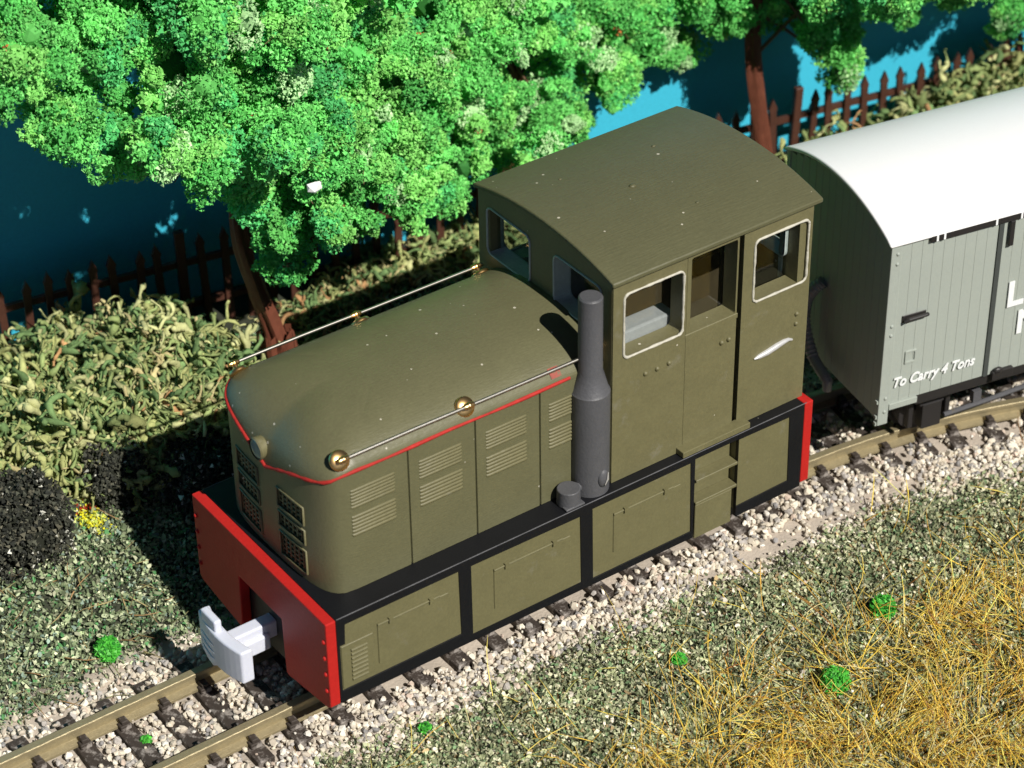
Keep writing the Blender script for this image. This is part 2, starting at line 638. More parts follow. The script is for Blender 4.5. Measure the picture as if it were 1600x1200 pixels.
srng = random.Random(3)
SLEEPERS = []
base_sleepers = []
for v in range(4):
    mb = MB()
    hw = .088
    ys = np.linspace(-.83, .83, 7)
    vs_, fs_ = [], []
    for y in ys:
        j = lambda a: srng.uniform(-a, a)
        vs_ += [(-hw + j(.008), y, -.17), (hw + j(.008), y, -.17), (hw + j(.008), y, .0 + j(.004)), (-hw + j(.008), y, 0 + j(.004))]
    for i in range(6):
        for k in range(4):
            fs_.append((4 * i + k, 4 * i + (k + 1) % 4, 4 * i + 4 + (k + 1) % 4, 4 * i + 4 + k))
    fs_ += [(0, 1, 2, 3), (24, 25, 26, 27)]
    mb.add(vs_, fs_)
    base_sleepers.append(mb)
cm = MB()
cm.box(-.058, .058, -.045, .04, -.01, .06)
cm.box(-.036, .036, -.035, .055, .06, .105)
sl_objs = []
chair0 = None
for k in range(44):
    x = -6.7 + 0.443 * k + srng.uniform(-.02, .02)
    p, t, nn = path(x)
    ang = math.atan2(t.y, t.x) + srng.uniform(-.03, .03)
    SLEEPERS.append((x, ang))
    if k < 4:
        s = base_sleepers[k].build("sleeper", M_sleeper, track, bevel=0.008, seg=1)
        sl_objs.append(s)
    else:
        s = share(sl_objs[k % 4], "sleeper", track)
    s.location = (p.x, p.y, -.172)
    s.rotation_euler = (0, 0, ang)
    for yy, sgn in ((-.475 - .125, 1), (-.475 + .125, -1), (.475 - .125, 1), (.475 + .125, -1)):
        if chair0 is None:
            chair0 = cm.build("rail_chair", M_sleeper, s, bevel=0.008, seg=1)
            c = chair0
        else:
            c = share(chair0, "rail_chair", s)
        c.location = (0, yy, 0)
        c.rotation_euler = (0, 0, 0 if sgn > 0 else PI)

# ------------------------------------------------------------------ locomotive
loco = thing("diesel_locomotive", "olive green toy diesel locomotive with red buffer beams and a grey exhaust stack", "locomotive")
W = 1.203
ZF = 1.472
XL = 5.803
XC0, XC1 = 3.337, 5.757
WC = 1.078


def beam(x0, x1, name, rivet_dir):
    mb = MB()
    out = [(-W, ZF), (-W, .475), (-1.15, .43), (-.44, .325), (-.40, .345), (-.385, .985), (.385, .985), (.40, .345), (.44, .325), (1.15, .43), (W, .475), (W, ZF)]
    mb.plate(out, [], lambda u, v, d: (x0 + d, u, v), x1 - x0)
    o = mb.build(name, M_red, loco, bevel=0.012)
    rv = MB()
    xf = x0 if rivet_dir < 0 else x1
    r0 = None
    for s in (-1, 1):
        for z in (1.24, 1.045, .85, .65):
            if r0 is None:
                rv.sphere((0, 0, 0), .026, 8, 6, (0.9, 1, 1))
                r0 = rv.build("rivet", M_red, o, smooth=60)
                r = r0
            else:
                r = share(r0, "rivet", o)
            r.location = (xf, s * 1.152, z)
    return o


beam(0.0, .11, "buffer_beam", -1)
beam(XL - .11, XL, "buffer_beam", 1)

# footplate and side frames
mb = MB()
mb.box(.112, XL - .112, -1.195, 1.195, 1.40, ZF)
fp_ = mb.build("footplate", M_black, loco, bevel=0.008)
for s_ in (-1, 1):
    we = MB()
    we.tube([(.12 + .14 * i, s_ * 1.1945, ZF - .0015) for i in range(41)], [.0035 + .003 * abs(math.sin(i * 1.9)) for i in range(41)], 5)
    we.build("edge_wear_highlight", M_exhaust, fp_, smooth=60)  # grey tube stands in for wear and highlight along the footplate edge
mb = MB()
mb.box(.112, XL - .112, -1.02, 1.02, .30, 1.398)
mb.build("chassis_block", M_dark, loco)
for k, wx in enumerate((1.3, 2.35, 3.7, 4.75)):
    w = MB()
    w.cyl((wx, -.52, .28), (wx, .52, .28), .06, n=10)
    for s in (-1, 1):
        w.cyl((wx, s * .40, .28), (wx, s * .53, .28), .27, n=24)
        w.cyl((wx, s * .385, .28), (wx, s * .41, .28), .31, n=24)
    w.build("wheelset", M_dark, loco, smooth=40)

for s in (-1, 1):
    fr_ = MB()
    yo = s * 1.2

    def side(u, v, d, s=s):
        return (u, s * (1.2 - d), v)
    # black frame with four openings, the step recess left open
    holes = [[(.14, .605), (1.475, .605), (1.462, 1.378), (.205, 1.378), (.195, 1.15), (.14, 1.15)],
             [(1.606, .535), (2.892, .535), (2.876, 1.36), (1.602, 1.375)],
             [(3.034, .515), (4.254, .515), (4.232, 1.385), (3.022, 1.385)],
             [(4.84, .56), (5.52, .575), (5.50, 1.388), (4.84, 1.40)]]
    outer = [(.112, .47), (4.285, .425), (4.285, 1.455), (4.838, 1.455), (4.838, .43), (XL - .112, .43), (XL - .112, 1.468), (.112, 1.468)]
    fr_.plate(outer, holes, side, .045)
    fr_.build("side_frame", M_black, loco, bevel=0.005, seg=1)
    for (a, b, z0, z1) in ((.12, 1.50, .50, 1.40), (1.58, 2.92, .49, 1.40), (3.0, 4.27, .47, 1.40), (4.845, 5.55, .50, 1.41)):
        p_ = MB()
        p_.box(a, b, min(s * 1.188, s * 1.05), max(s * 1.188, s * 1.05), z0, z1)
        pan = p_.build("side_panel", M_olive_side, loco)
        if a > 4.5:
            continue
        hx0 = {0.12: .55, 1.58: 1.86, 3.0: 3.28}[a]
        hx1 = b - .10
        hz0, hz1 = .72, 1.185
        h = MB()
        h.box(hx0, hx1 - .06, min(s * 1.185, s * 1.199), max(s * 1.185, s * 1.199), hz0, hz1)
        hd = h.build("access_hatch", M_olive_side, pan, bevel=0.005, seg=1)
        g = MB()
        g.tube([(hx0, s * 1.198, hz1 + .01), (hx1 - .16, s * 1.198, hz1 + .01)], .013, 6)
        for xx in (hx0 + .14, hx1 - .26):
            g.box(xx - .022, xx + .022, min(s * 1.195, s * 1.222), max(s * 1.195, s * 1.222), hz1 - .018, hz1 + .04)
        g.build("hinge_rod", M_olive_side, pan, smooth=40)
    # louvred cover low at the front of the first panel
    lv = MB()
    lv.box(.15, .50, min(s * 1.18, s * 1.2), max(s * 1.18, s * 1.2), .625, 1.13)
    plate_ = lv.build("louvre_cover", M_olive_side, loco, bevel=0.006, seg=1)
    sl = MB()
    for i in range(8):
        z = .70 + i * .05
        sl.tube([(.25, s * 1.203, z), (.42, s * 1.203, z)], .018, 6)
    sl.build("louvre", M_olive_side, plate_, smooth=40)
    # steps
    st = MB()
    st.box(4.29, 4.835, min(s * 1.07, s * 1.04), max(s * 1.07, s * 1.04), .40, 1.398)
    rec = st.build("step_recess", M_olive_side, loco)
    for z in (1.135, .855):
        t_ = MB()
        t_.box(4.305, 4.835, min(s * 1.07, s * 1.205), max(s * 1.07, s * 1.205), z - .035, z)
        t_.build("step", M_olive_side, rec, bevel=0.006, seg=1)
    t_ = MB()
    t_.box(4.305, 4.775, min(s * 1.15, s * 1.20), max(s * 1.15, s * 1.20), .40, .82)
    t_.build("step_plate", M_olive_side, rec, bevel=0.006, seg=1)

# ---- bonnet: one lofted shell with panel seams and grille openings
HX = 3.335
HW = 0.945
X0 = 0.185
ZE_S = 2.825
ZTOP = 3.13
SEAMS = (1.118, 1.858, 2.59)
tcol = [1.0, .985, .95, .90, .84, .77, .70, .62, .54, .46, .38, .31, .24, .18, .08, 0.0]
tcol = [-t for t in tcol] + tcol[-2::-1]           # y / half-width on the nose


def nose(tn, s, w):
    return X0 + s + .34 * (1 - (1 - min(1, abs(tn)) ** 3.2) ** (1 / 3.2))


def z_edge(tn):
    return float(np.interp(abs(tn), [0, .12, .24, .36, .54, .69, .83, .90, .96, 1.0], [2.47, 2.515, 2.565, 2.613, 2.672, 2.708, 2.738, 2.757, 2.785, ZE_S]))


side_x = []
for sx in SEAMS:
    side_x += [(sx - .011, 0), (sx - .006, 1), (sx + .006, 1), (sx + .011, 0)]
side_x += [(x, 0) for x in (.6, .8, 1.4, 2.2, 3.0)]
side_x = sorted(side_x)


def ring(s, nd, zfun):
    w = max(HW - s, 0.0)
    pts = []
    xend = HX
    nx = X0 + s + .34

    def sidept(sg, x, notch):
        x = max(x, nx + .001) if x < 3.3 else x
        return (x, sg * (w - (nd if notch else 0)), zfun(1.0))
    pts.append(sidept(-1, xend, 0))
    for x, nt_ in reversed(side_x):
        pts.append(sidept(-1, x, nt_))
    for t in tcol:
        pts.append((nose(t, s, w), t * w, zfun(t)))
    for x, nt_ in side_x:
        pts.append(sidept(1, x, nt_))
    pts.append(sidept(1, xend, 0))
    return pts


rings = []
zl = [1.475, 1.56, 1.83, 1.90, 2.07, 2.13, 2.335]
for z in zl:
    rings.append(ring(0, .022, lambda t, z=z: z))
rings.append(ring(0, .022, lambda t: z_edge(t) - .03))
rings.append(ring(0, 0, lambda t: z_edge(t) - .024))
rings.append(ring(0, 0, lambda t: z_edge(t)))
def shoulder(q, t=1.0):
    return (1 - (1 - q) ** 2.5) ** (.50 + .16 * abs(t) ** 2)


for q in (.0015, .005, .012, .025, .04, .06, .09, .135, .19, .26, .34, .44, .56, .7, .85, 1.0):
    rings.append(ring(q * HW, 0, lambda t, q=q: z_edge(t) + (ZTOP - z_edge(t)) * shoulder(q, t)))
nc = len(rings[0])
nside = len(side_x) + 1
V_, F_ = [], []
for r in rings:
    V_ += r
# nose columns whose faces are cut out for the grilles
c_of = {round(t, 3): nside + i for i, t in enumerate(tcol)}
open_rows = {1: 0, 3: 1, 5: 2}
bands = ((c_of[-.62], c_of[-.18]), (c_of[.18], c_of[.62]))
openings = []
for i in range(len(rings) - 1):
    for k in range(nc - 1):
        if i in open_rows and any(a <= k < b for a, b in bands):
            continue
        F_.append((i * nc + k, i * nc + k + 1, (i + 1) * nc + k + 1, (i + 1) * nc + k))
DEP = .09
for i in open_rows:
    for a, b in bands:
        loop = [i * nc + k for k in range(a, b + 1)] + [(i + 1) * nc + k for k in range(b, a - 1, -1)]
        base = len(V_)
        for j in loop:
            V_.append((V_[j][0] + DEP, V_[j][1], V_[j][2]))
        m_ = len(loop)
        for j in range(m_):
            F_.append((loop[j], loop[(j + 1) % m_], base + (j + 1) % m_, base + j))
        openings.append([V_[j] for j in loop])
mb = MB()
mb.add(V_, F_)
bonnet = mb.build("bonnet", M_olive, loco, smooth=32)

for op in openings:
    n_ = len(op) // 2
    ys_ = [p[1] for p in op[:n_]]
    z0, z1 = op[0][2], op[-1][2]
    gr = MB()

    def gx_(y):
        return nose(y / HW, 0, HW) + .026
    nz = max(3, int(round((z1 - z0) / .058)))
    ny = 6
    ya, yb = min(ys_), max(ys_)
    for k in range(nz + 1):
        z = z0 + (z1 - z0) * k / nz
        gr.tube([(gx_(y), y, z) for y in np.linspace(ya, yb, 6)], .0135, 6)
    for k in range(ny + 1):
        y = ya + (yb - ya) * k / ny
        gr.tube([(gx_(y) - .006, y, z0), (gx_(y) - .006, y, z1)], .0135, 6)
    gr.build("grille_mesh", M_olive_side, bonnet, smooth=60)
    fm_ = MB()
    rim = [(p[0] - .004, p[1], p[2]) for p in op]
    fm_.tube(rim + [rim[0]], .011, 6)
    fm_.build("grille_frame", M_olive_side, bonnet, smooth=60)
    bk_ = MB()
    bk_.add([(gx_(y) + .055, y, z) for z in (z0, z1) for y in (ya, (ya + yb) / 2, yb)], [(0, 1, 4, 3), (1, 2, 5, 4)])
    bk_.build("grille_back", M_black, bonnet)

# red lining along the bonnet shoulder and swept down the nose
redpts = []
for x in (2.935, 2.4, 2.0, 1.6, 1.2, .9, .7, .56):
    redpts.append((x, -HW - .001, ZE_S - .012 + .006 * math.sin(x * 5)))
for t in (-.985, -.95, -.9, -.84, -.77, -.7, -.62, -.54, -.46, -.38, -.31, -.24, -.18, -.1, 0.0):
    redpts.append((nose(t, 0, HW) - .002, t * HW, z_edge(t) - .012))
rl = MB()
rl.tube(redpts, [.017 + .005 * math.sin(i * 2.1) for i in range(len(redpts))], 8, squash=1.0)
red_near = rl.build("red_lining", M_redline, bonnet, smooth=60)
rl = MB()
rl.tube([(x, -y, z) for x, y, z in redpts], .021, 8)
rl.build("red_lining", M_redline, bonnet, smooth=60)
# small red smudge left near the cab end
rs = MB()


def hood_pt(x, s, off=0.0):
    q = s / HW
    z = ZE_S + (ZTOP - ZE_S) * shoulder(q)
    return (x, -(HW - s) - off, z + off * .6)


pp = [[hood_pt(2.74 + .115 * i / 3, .020 + .075 * j / 3, .006) for i in range(4)] for j in range(4)]
rs.add([p for r_ in pp for p in r_], [(j * 4 + i, j * 4 + i + 1, j * 4 + i + 5, j * 4 + i + 4) for j in range(3) for i in range(3)])
rs.build("red_smudge", paint("faded_red", (0.30, 0.055, 0.035), rough=.6, mottle=.6, mscale=20, wear=(OLIVE, 14.0, .52)), bonnet)

# louvre panels on both flanks
for s in (-1, 1):
    for (a, b) in ((.505, .965), (1.24, 1.70), (1.98, 2.43), (2.70, 2.99)):
        for (z0, z1) in ((2.40, 2.62), (2.085, 2.325)):
            lp = MB()
            n_ = 6
            for i in range(n_):
                z = z0 + (z1 - z0) * (i + .5) / n_
                lp.tube([(a, s * (HW - .012), z), (a + .02, s * (HW - .005), z), (b - .02, s * (HW - .005), z), (b, s * (HW - .012), z)], (z1 - z0) / n_ * .49, 8)
            lp.build("louvre_panel", M_olive_side, bonnet, smooth=50)

# headlamp
hl = MB()
hl.tube([(.34, .10, 2.61), (.18, .10, 2.61), (.155, .10, 2.61)], [.105, .110, .116], 24)
hl.tube([(.155, .10, 2.61), (.14, .10, 2.61)], [.116, .104], 24, caps=False)
lamp = hl.build("headlamp", M_olive_side, loco, smooth=40)
hl = MB()
hl.sphere((.155, .10, 2.61), .102, 20, 8, (.18, 1, 1))
hl.build("lens", M_lens, lamp, smooth=60)

# handrails
for s in (-1, 1):
    zr = 2.99 if s < 0 else 2.965
    yr = s * .945
    hr = MB()
    hr.tube([(.40, yr, zr), (1.2, yr, zr + .004), (2.0, yr, zr - .003), (3.28, yr, zr - .006)], .0165, 8)
    rail_ = hr.build("handrail", M_wire, loco, smooth=60)
    for x in (.45, 1.80, 3.20):
        ax = Vector((0, s * .80, .60))
        base = Vector((x, yr, zr)) - ax * .082
        kn = MB()
        kn.tube([base - ax * .02, base, base + ax * .012, base + ax * .02, base + ax * .06], [.098, .098, .09, .028, .022], 16)
        kn.sphere((x, yr, zr), .035, 14, 10)
        kn.tube([(x - .055, yr, zr), (x - .035, yr, zr), (x + .035, yr, zr), (x + .055, yr, zr)], [.020, .028, .028, .020], 10)
        kn.build("handrail_knob", M_brass, rail_, smooth=50)

# exhaust stack
ex_, ey_ = 3.145, -.985
es = MB()
prof_ = [(1.475, .190), (2.62, .192), (2.635, .178), (2.86, .118), (3.655, .116), (3.665, .108)]
es.tube([(ex_, ey_, z) for z, r in prof_], [r for z, r in prof_], 28)
stack = es.build("exhaust_stack", M_exhaust, loco, smooth=35)
e2 = MB()
ax = Vector((-.35, -.80, 0)).normalized()
e2.tube([Vector((2.83, -1.07, 1.475)), Vector((2.83, -1.07, 1.65))], [.118, .114], 20)
e2.box(2.72, 2.94, -1.19, -1.06, 1.475, 1.50)
e2.tube([Vector((2.83, -1.06, 1.58)), Vector((3.05, -1.02, 1.58))], [.05, .05], 10)
e2.build("silencer_pot", M_exhaust, stack, smooth=40, bevel=.008)
e3 = MB()
e3.sphere((3.17, -1.17, 1.67), .075, 12, 8, (.9, .5, 1.35))
e3.build("flap_cover", M_exhaust, stack, smooth=60)
e3 = MB()
e3.tube([(3.16, -1.213, 1.62), (3.19, -1.212, 1.68), (3.20, -1.205, 1.75)], [.006, .013, .005], 6)
e3.build("bare_scratch", paint("bare_metal_scratch", (.75, .74, .72), rough=.3, metal=.6), stack, smooth=60)
e3 = MB()
e3.tube([(ex_, ey_, 3.664), (ex_, ey_, 3.67)], [.104, .1], 24)
e3.build("exhaust_cap", M_exhaust, stack, smooth=35)

# ---- cab
TH = .19
EAVE = 3.745


def roof_z(y, base=3.795, rise=.155):
    return base + rise * (1 - (abs(y) / 1.12) ** 2.1)


cab = MB()
cab.box(XC0 + .02, XC1 - .02, -.9, .9, 1.475, 1.62)
cab_floor = cab.build("cab_floor", M_inner, loco)

for s in (-1, 1):
    def ws(u, v, d, s=s):
        return (u, s * (WC - d), v)
    pn = MB()
    pn.plate([(XC0, 1.475), (4.208, 1.475), (4.208, EAVE), (XC0, EAVE)], [rrect(3.462, 4.168, 2.885, 3.60, .06)], ws, TH)
    front_side = pn.build("cab_side_panel", M_olive_side, loco)
    pn = MB()
    pn.plate([(4.214, 1.545), (4.838, 1.545), (4.838, EAVE), (4.214, EAVE)], [rrect(4.262, 4.818, 2.85, 3.69, .02, 2)], lambda u, v, d, s=s: (u, s * (WC - d - .003), v), TH)
    door = pn.build("cab_door", M_olive_side, loco)
    pn = MB()
    pn.plate([(4.895, 1.475), (XC1, 1.475), (XC1, EAVE), (4.895, EAVE)], [rrect(5.032, 5.705, 2.885, 3.592, .06)], ws, TH)
    rear_side = pn.build("cab_side_panel", M_olive_side, loco)
    # dark slot behind the door edge
    pn = MB()
    pn.box(4.82, 4.91, min(s * .84, s * .87), max(s * .84, s * .87), 1.5, 3.74)
    pn.build("door_slot", M_black, loco)
    pn = MB()
    pn.box(4.20, 4.85, min(s * (WC + .006), s * (WC - .01)), max(s * (WC + .006), s * (WC - .01)), 2.79, 2.848)
    pn.build("window_sill", M_olive_side, door, bevel=.006, seg=1)
    for host, (a, b, z0, z1) in ((front_side, (3.462, 4.168, 2.885, 3.60)), (rear_side, (5.032, 5.705, 2.885, 3.592)), (door, (4.262, 4.818, 2.85, 3.69))):
        if host is not door:
            fm = MB()
            lp = rrect(a, b, z0, z1, .06, 5)
            lp2 = []
            for i_, (p_, q_) in enumerate(zip(lp, lp[1:] + lp[:1])):
                m_ = 1 + int(math.hypot(p_[0] - q_[0], p_[1] - q_[1]) / .06)
                lp2 += [(p_[0] + (q_[0] - p_[0]) * j / m_, p_[1] + (q_[1] - p_[1]) * j / m_) for j in range(m_)]
            rr = random.Random(5 + int(a * 10))
            pts_ = [(u, s * (WC + .003), v) for u, v in lp2] + [(lp2[0][0], s * (WC + .003), lp2[0][1])]
            fm.tube(pts_, [.0135 + rr.uniform(-.004, .004) for _ in pts_], 7)
            fm.build("window_frame", M_white, host, smooth=70)
        gp = MB()
        gp.box(a - .04, b + .04, min(s * (WC - TH - .004), s * (WC - TH - .012)), max(s * (WC - TH - .004), s * (WC - TH - .012)), z0 - .04, z1 + .04)
        gp.build("window_glass", M_glass, host)
    # door step under the door
    sp = MB()
    sp.box(4.135, 4.985, min(s * (WC - .02), s * 1.192), max(s * (WC - .02), s * 1.192), 1.476, 1.545)
    sp.build("door_step", M_olive_side, loco, bevel=.008)
    # rivets and handle
    rv0 = None
    for (x, z) in ((3.728, 2.608), (3.87, 2.605), (4.012, 2.612), (4.66, 2.578), (4.75, 2.582), (5.613, 2.53), (5.612, 2.415)):
        if rv0 is None:
            r_ = MB()
            r_.sphere((0, 0, 0), .027, 10, 7)
            rv0 = r_.build("rivet", M_olive_side, loco, smooth=60)
            r2 = rv0
        else:
            r2 = share(rv0, "rivet", loco)
        r2.location = (x, s * WC, z)
    hd = MB()
    hp = [(5.085, 2.205), (5.14, 2.212), (5.25, 2.222), (5.36, 2.245), (5.46, 2.262), (5.52, 2.262), (5.57, 2.24)]
    hd.tube([(x, s * (WC + .006), z) for x, z in hp], [.008, .026, .034, .034, .028, .02, .012], 8, squash=1)
    hd.build("door_handle", paint("silver_paint", (.62, .62, .62), rough=.35, metal=.3, mottle=.25, mscale=15), rear_side, smooth=60)

# cab end walls (front with two lined windows, rear alike)
for (xa, sg, nm) in ((XC0, 1, "cab_front_wall"), (XC1, -1, "cab_rear_wall")):
    ew = MB()
    arc = [(-1.06 + 2.12 * i / 14) for i in range(15)]
    outer = [(-1.06, 1.475)] + [(1.06, 1.475)] + [(y, roof_z(y) - .045) for y in reversed(arc)]
    h1 = rrect(.22, .925, 3.095, 3.622, .07)
    h2 = rrect(-.905, -.165, 3.095, 3.635, .07)
    ew.plate(outer, [h1, h2], lambda u, v, d, xa=xa, sg=sg: (xa + sg * (d - .003), u, v), .15)
    wall = ew.build(nm, M_olive_side, loco)
    for h in (h1, h2):
        ln = MB()
        n_ = len(h)
        cy, cz = sum(p[0] for p in h) / n_, sum(p[1] for p in h) / n_
        inn = [(cy + (p[0] - cy) * .985, cz + (p[1] - cz) * .985) for p in h]
        vs_ = [(xa + sg * (-.010), u, v) for u, v in h] + [(xa + sg * .19, u, v) for u, v in h] + [(xa + sg * (-.010), u, v) for u, v in inn] + [(xa + sg * .19, u, v) for u, v in inn]
        fs_ = []
        for i in range(n_):
            j = (i + 1) % n_
            fs_ += [(i, j, n_ + j, n_ + i), (2 * n_ + i, 3 * n_ + i, 3 * n_ + j, 2 * n_ + j), (i, 2 * n_ + i, 2 * n_ + j, j), (n_ + i, n_ + j, 3 * n_ + j, 3 * n_ + i)]
        ln.add(vs_, fs_)
        ln.build("window_lining", M_greylin, wall)
        rm = MB()
        lp_ = [(xa - sg * .006, u, v) for u, v in h] + [(xa - sg * .006, h[0][0], h[0][1])]
        rm.tube(lp_, .012, 6)
        rm.build("window_rim", M_greylin, wall, smooth=60)
        gp = MB()
        us = [p[0] for p in h]
        vsz = [p[1] for p in h]
        xg = xa + sg * .17
        gp.box(min(xg, xg + sg * .008), max(xg, xg + sg * .008), min(us) - .03, max(us) + .03, min(vsz) - .03, max(vsz) + .03)
        gp.build("window_glass", M_glass, wall)

# interior: pale weight block, desk, pillar
it = MB()
it.box(3.45, 4.24, -.872, -.66, 1.63, 3.0)
it.build("cab_weight", M_seat, loco, bevel=.02)
it = MB()
it.box(3.50, 3.75, -.30, .85, 1.63, 2.7)
it.build("control_desk", M_inner, loco, bevel=.02)
it = MB()
it.cyl((5.45, .25, 1.6), (5.45, .25, 3.75), .04, n=10)
it.build("cab_pillar", M_greylin, loco, smooth=50)
it = MB()
it.box(5.60, 5.68, -.84, -.78, 1.63, 3.72)
it.build('cab_pillar', M_greylin, loco, bevel=.008)
it = MB()
it.box(4.3, 5.5, -.02, .02, 1.63, 2.75)
it.build("cab_partition", M_inner, loco)

# roof
rf = MB()
XR0, XR1 = 3.303, 5.833
ny = 24
vs_, fs_ = [], []
yy_ = [-1.12 + 2.24 * i / ny for i in range(ny + 1)]
for x in (XR0, XR1):
    for y in yy_:
        vs_.append((x, y, roof_z(y)))
    for y in yy_:
        vs_.append((x, y, roof_z(y) - .05))
m_ = ny + 1
for i in range(ny):
    fs_.append((i, i + 1, 2 * m_ + i + 1, 2 * m_ + i))
    fs_.append((m_ + i, 3 * m_ + i, 3 * m_ + i + 1, m_ + i + 1))
    fs_.append((i, m_ + i, m_ + i + 1, i + 1))
    fs_.append((2 * m_ + i, 2 * m_ + i + 1, 3 * m_ + i + 1, 3 * m_ + i))
fs_.append((0, 2 * m_, 3 * m_, m_))
fs_.append((ny, m_ + ny, 3 * m_ + ny, 2 * m_ + ny))
rf.add(vs_, fs_)
rf.build("cab_roof", M_olive_roof, loco, smooth=30, bevel=.012)
lump = MB()
rr = random.Random(12)
for (x, y, r) in ((4.35, -.05, .035), (5.0, .45, .022), (4.7, -.6, .02), (3.9, .5, .018)):
    lump = MB()
    lump.sphere((x, y, roof_z(y)), r, 7, 5, (1.2, .9, .5))
    lump.build("paint_lump", M_olive_roof, loco, smooth=60)

# couplings: T-shaped coupling in front, a dark one behind
cp = MB()
hw_ = .40
cols_ = []
for i in range(11):
    y = -hw_ + 2 * hw_ * i / 10
    xx = -.46 - .06 * (1 - (y / hw_) ** 2)
    lo = .40 + .02 * (y / hw_) ** 2 - (.06 if y > .05 else 0)
    hi = .80 if abs(y) > .17 else .80
    cols_.append((xx, y, lo, hi))
vs_, fs_ = [], []
for (xx, y, lo, hi) in cols_:
    vs_ += [(xx, y, lo), (xx, y, hi), (xx + .13, y, hi), (xx + .13, y, lo)]
for i in range(10):
    for k in range(4):
        fs_.append((4 * i + k, 4 * i + (k + 1) % 4, 4 * i + 4 + (k + 1) % 4, 4 * i + 4 + k))
fs_ += [(0, 1, 2, 3), (40, 41, 42, 43)]
cp.add(vs_, fs_)
cp.box(-.50, -.42, .0, .27, .79, .925)
cp.box(-.42, .30, -.075, .075, .50, .70)
cp.box(-.39, .02, -.115, .115, .42, .60)
cpl = cp.build("coupling", M_coupler, loco, bevel=.022, seg=3)
cpl["label"] = "pale grey resin coupling hook"
hk = MB()
for z in (.46, .55, .64):
    hk.tube([(-.523 + .06 * ((y / .4) ** 2), y, z) for y in np.linspace(.02, .30, 6)], [.002, .006, .007, .007, .006, .002], 6)
hk.build("coupling_rib", M_coupler, cpl, smooth=60)
rc = MB()
rc.box(5.81, 6.35, -.08, .08, .45, .62)
rc.box(5.95, 6.15, -.35, .35, .40, .80)
rc.box(5.80, 5.95, -.55, -.30, 1.0, 1.55)
rc.build("coupling", M_exhaust, loco, bevel=.02)

# ------------------------------------------------------------------ goods van
TH_V = -.1944
van = thing("goods_van", "grey planked goods van with white curved roof coupled behind the locomotive", "railway van", (6.8352, -1.0993, 0), TH_V)
VL, VW = 4.3, 2.09
VB, VT = .875, 2.885


def van_roof(b, base=2.885, rise=.235):
    u = (b - VW / 2) / (VW / 2)
    R_ = ((VW / 2) ** 2 + rise ** 2) / (2 * rise)
    return base + math.sqrt(max(0, R_ * R_ - (b - VW / 2) ** 2)) - (R_ - rise)


core = MB()
core.box(.04, VL - .04, .04, VW - .04, .80, VT - .01)
core.build("van_body", M_gap, van)
# side planks, near and far
pw = .1265


def planks(b_out, sgn):
    first = {}
    for (a0, a1, z0) in ((.105, 1.262, VB + .005), (1.325, 2.97, VB + .005), (3.03, VL - .105, VB + .005)):
        n_ = int(round((a1 - a0) / pw))
        w_ = (a1 - a0) / n_
        for i in range(n_):
            key = round(w_, 4)
            proud = .026 if a0 > 1.3 and a0 < 2.9 else .018
            if key not in first:
                pm = MB()
                pm.box(.0008, w_ - .0008, 0, .05, 0, VT - z0 - .002)
                first[key] = pm.build("plank", M_vangrey, van, bevel=.0014, seg=1)
                o = first[key]
            else:
                o = share(first[key], "plank", van)
            o.location = (a0 + i * w_, b_out - proud + .022 if sgn < 0 else b_out - .05 + proud - .022, z0)


planks(0.0, -1)
planks(VW, 1)
first = None
n_ = 15
w_ = (VW - .06) / n_
for end in (0, 1):
    for i in range(n_):
        b0 = .03 + i * w_
        ht = van_roof(b0 + w_ / 2) - .05 - .70
        pm = MB()
        xo = .0 if end == 0 else VL - .045
        pm.box(xo, xo + .045, b0 + .002, b0 + w_ - .002, .70, .70 + ht)
        pm.build("end_plank", M_vangrey, van, bevel=.004, seg=1)
for a in (0, VL - .108):
    for b in (0, VW):
        cpst = MB()
        b0, b1 = (-.012, .06) if b == 0 else (VW - .06, VW + .012)
        cpst.box(a - .012, a + .112, b0, b1, .635, VT - .004)
        post = cpst.build("corner_post", M_vangrey, van, bevel=.008)
        for z in (2.75, 2.63, 1.875, 1.76, .97, .80):
            bt = MB()
            bt.sphere((a + .063, b0 if b == 0 else b1, z), .021, 8, 6, (1, .8, 1))
            bt.build("bolt", M_vangrey, post, smooth=60)
        if b == 0:
            for z in (.93, .74, .655):
                bt = MB()
                bt.box(a - .03, a - .01, .0, .035, z - .02, z + .02)
                bt.build("bracket", M_vangrey, post)
# bottom rail
for b in (0, VW):
    br = MB()
    bb = (-.02, .03) if b == 0 else (VW - .03, VW + .02)
    br.box(.113, .455, bb[0], bb[1], VB - .07, VB + .004)
    br.build("bottom_rail", M_vangrey, van, bevel=.006)
    sb = MB()
    bb = (.02, .12) if b == 0 else (VW - .12, VW - .02)
    sb.box(.46, VL - .46, bb[0], bb[1], VB - .13, VB)
    sb.build("solebar", M_vandark, van, bevel=.006)
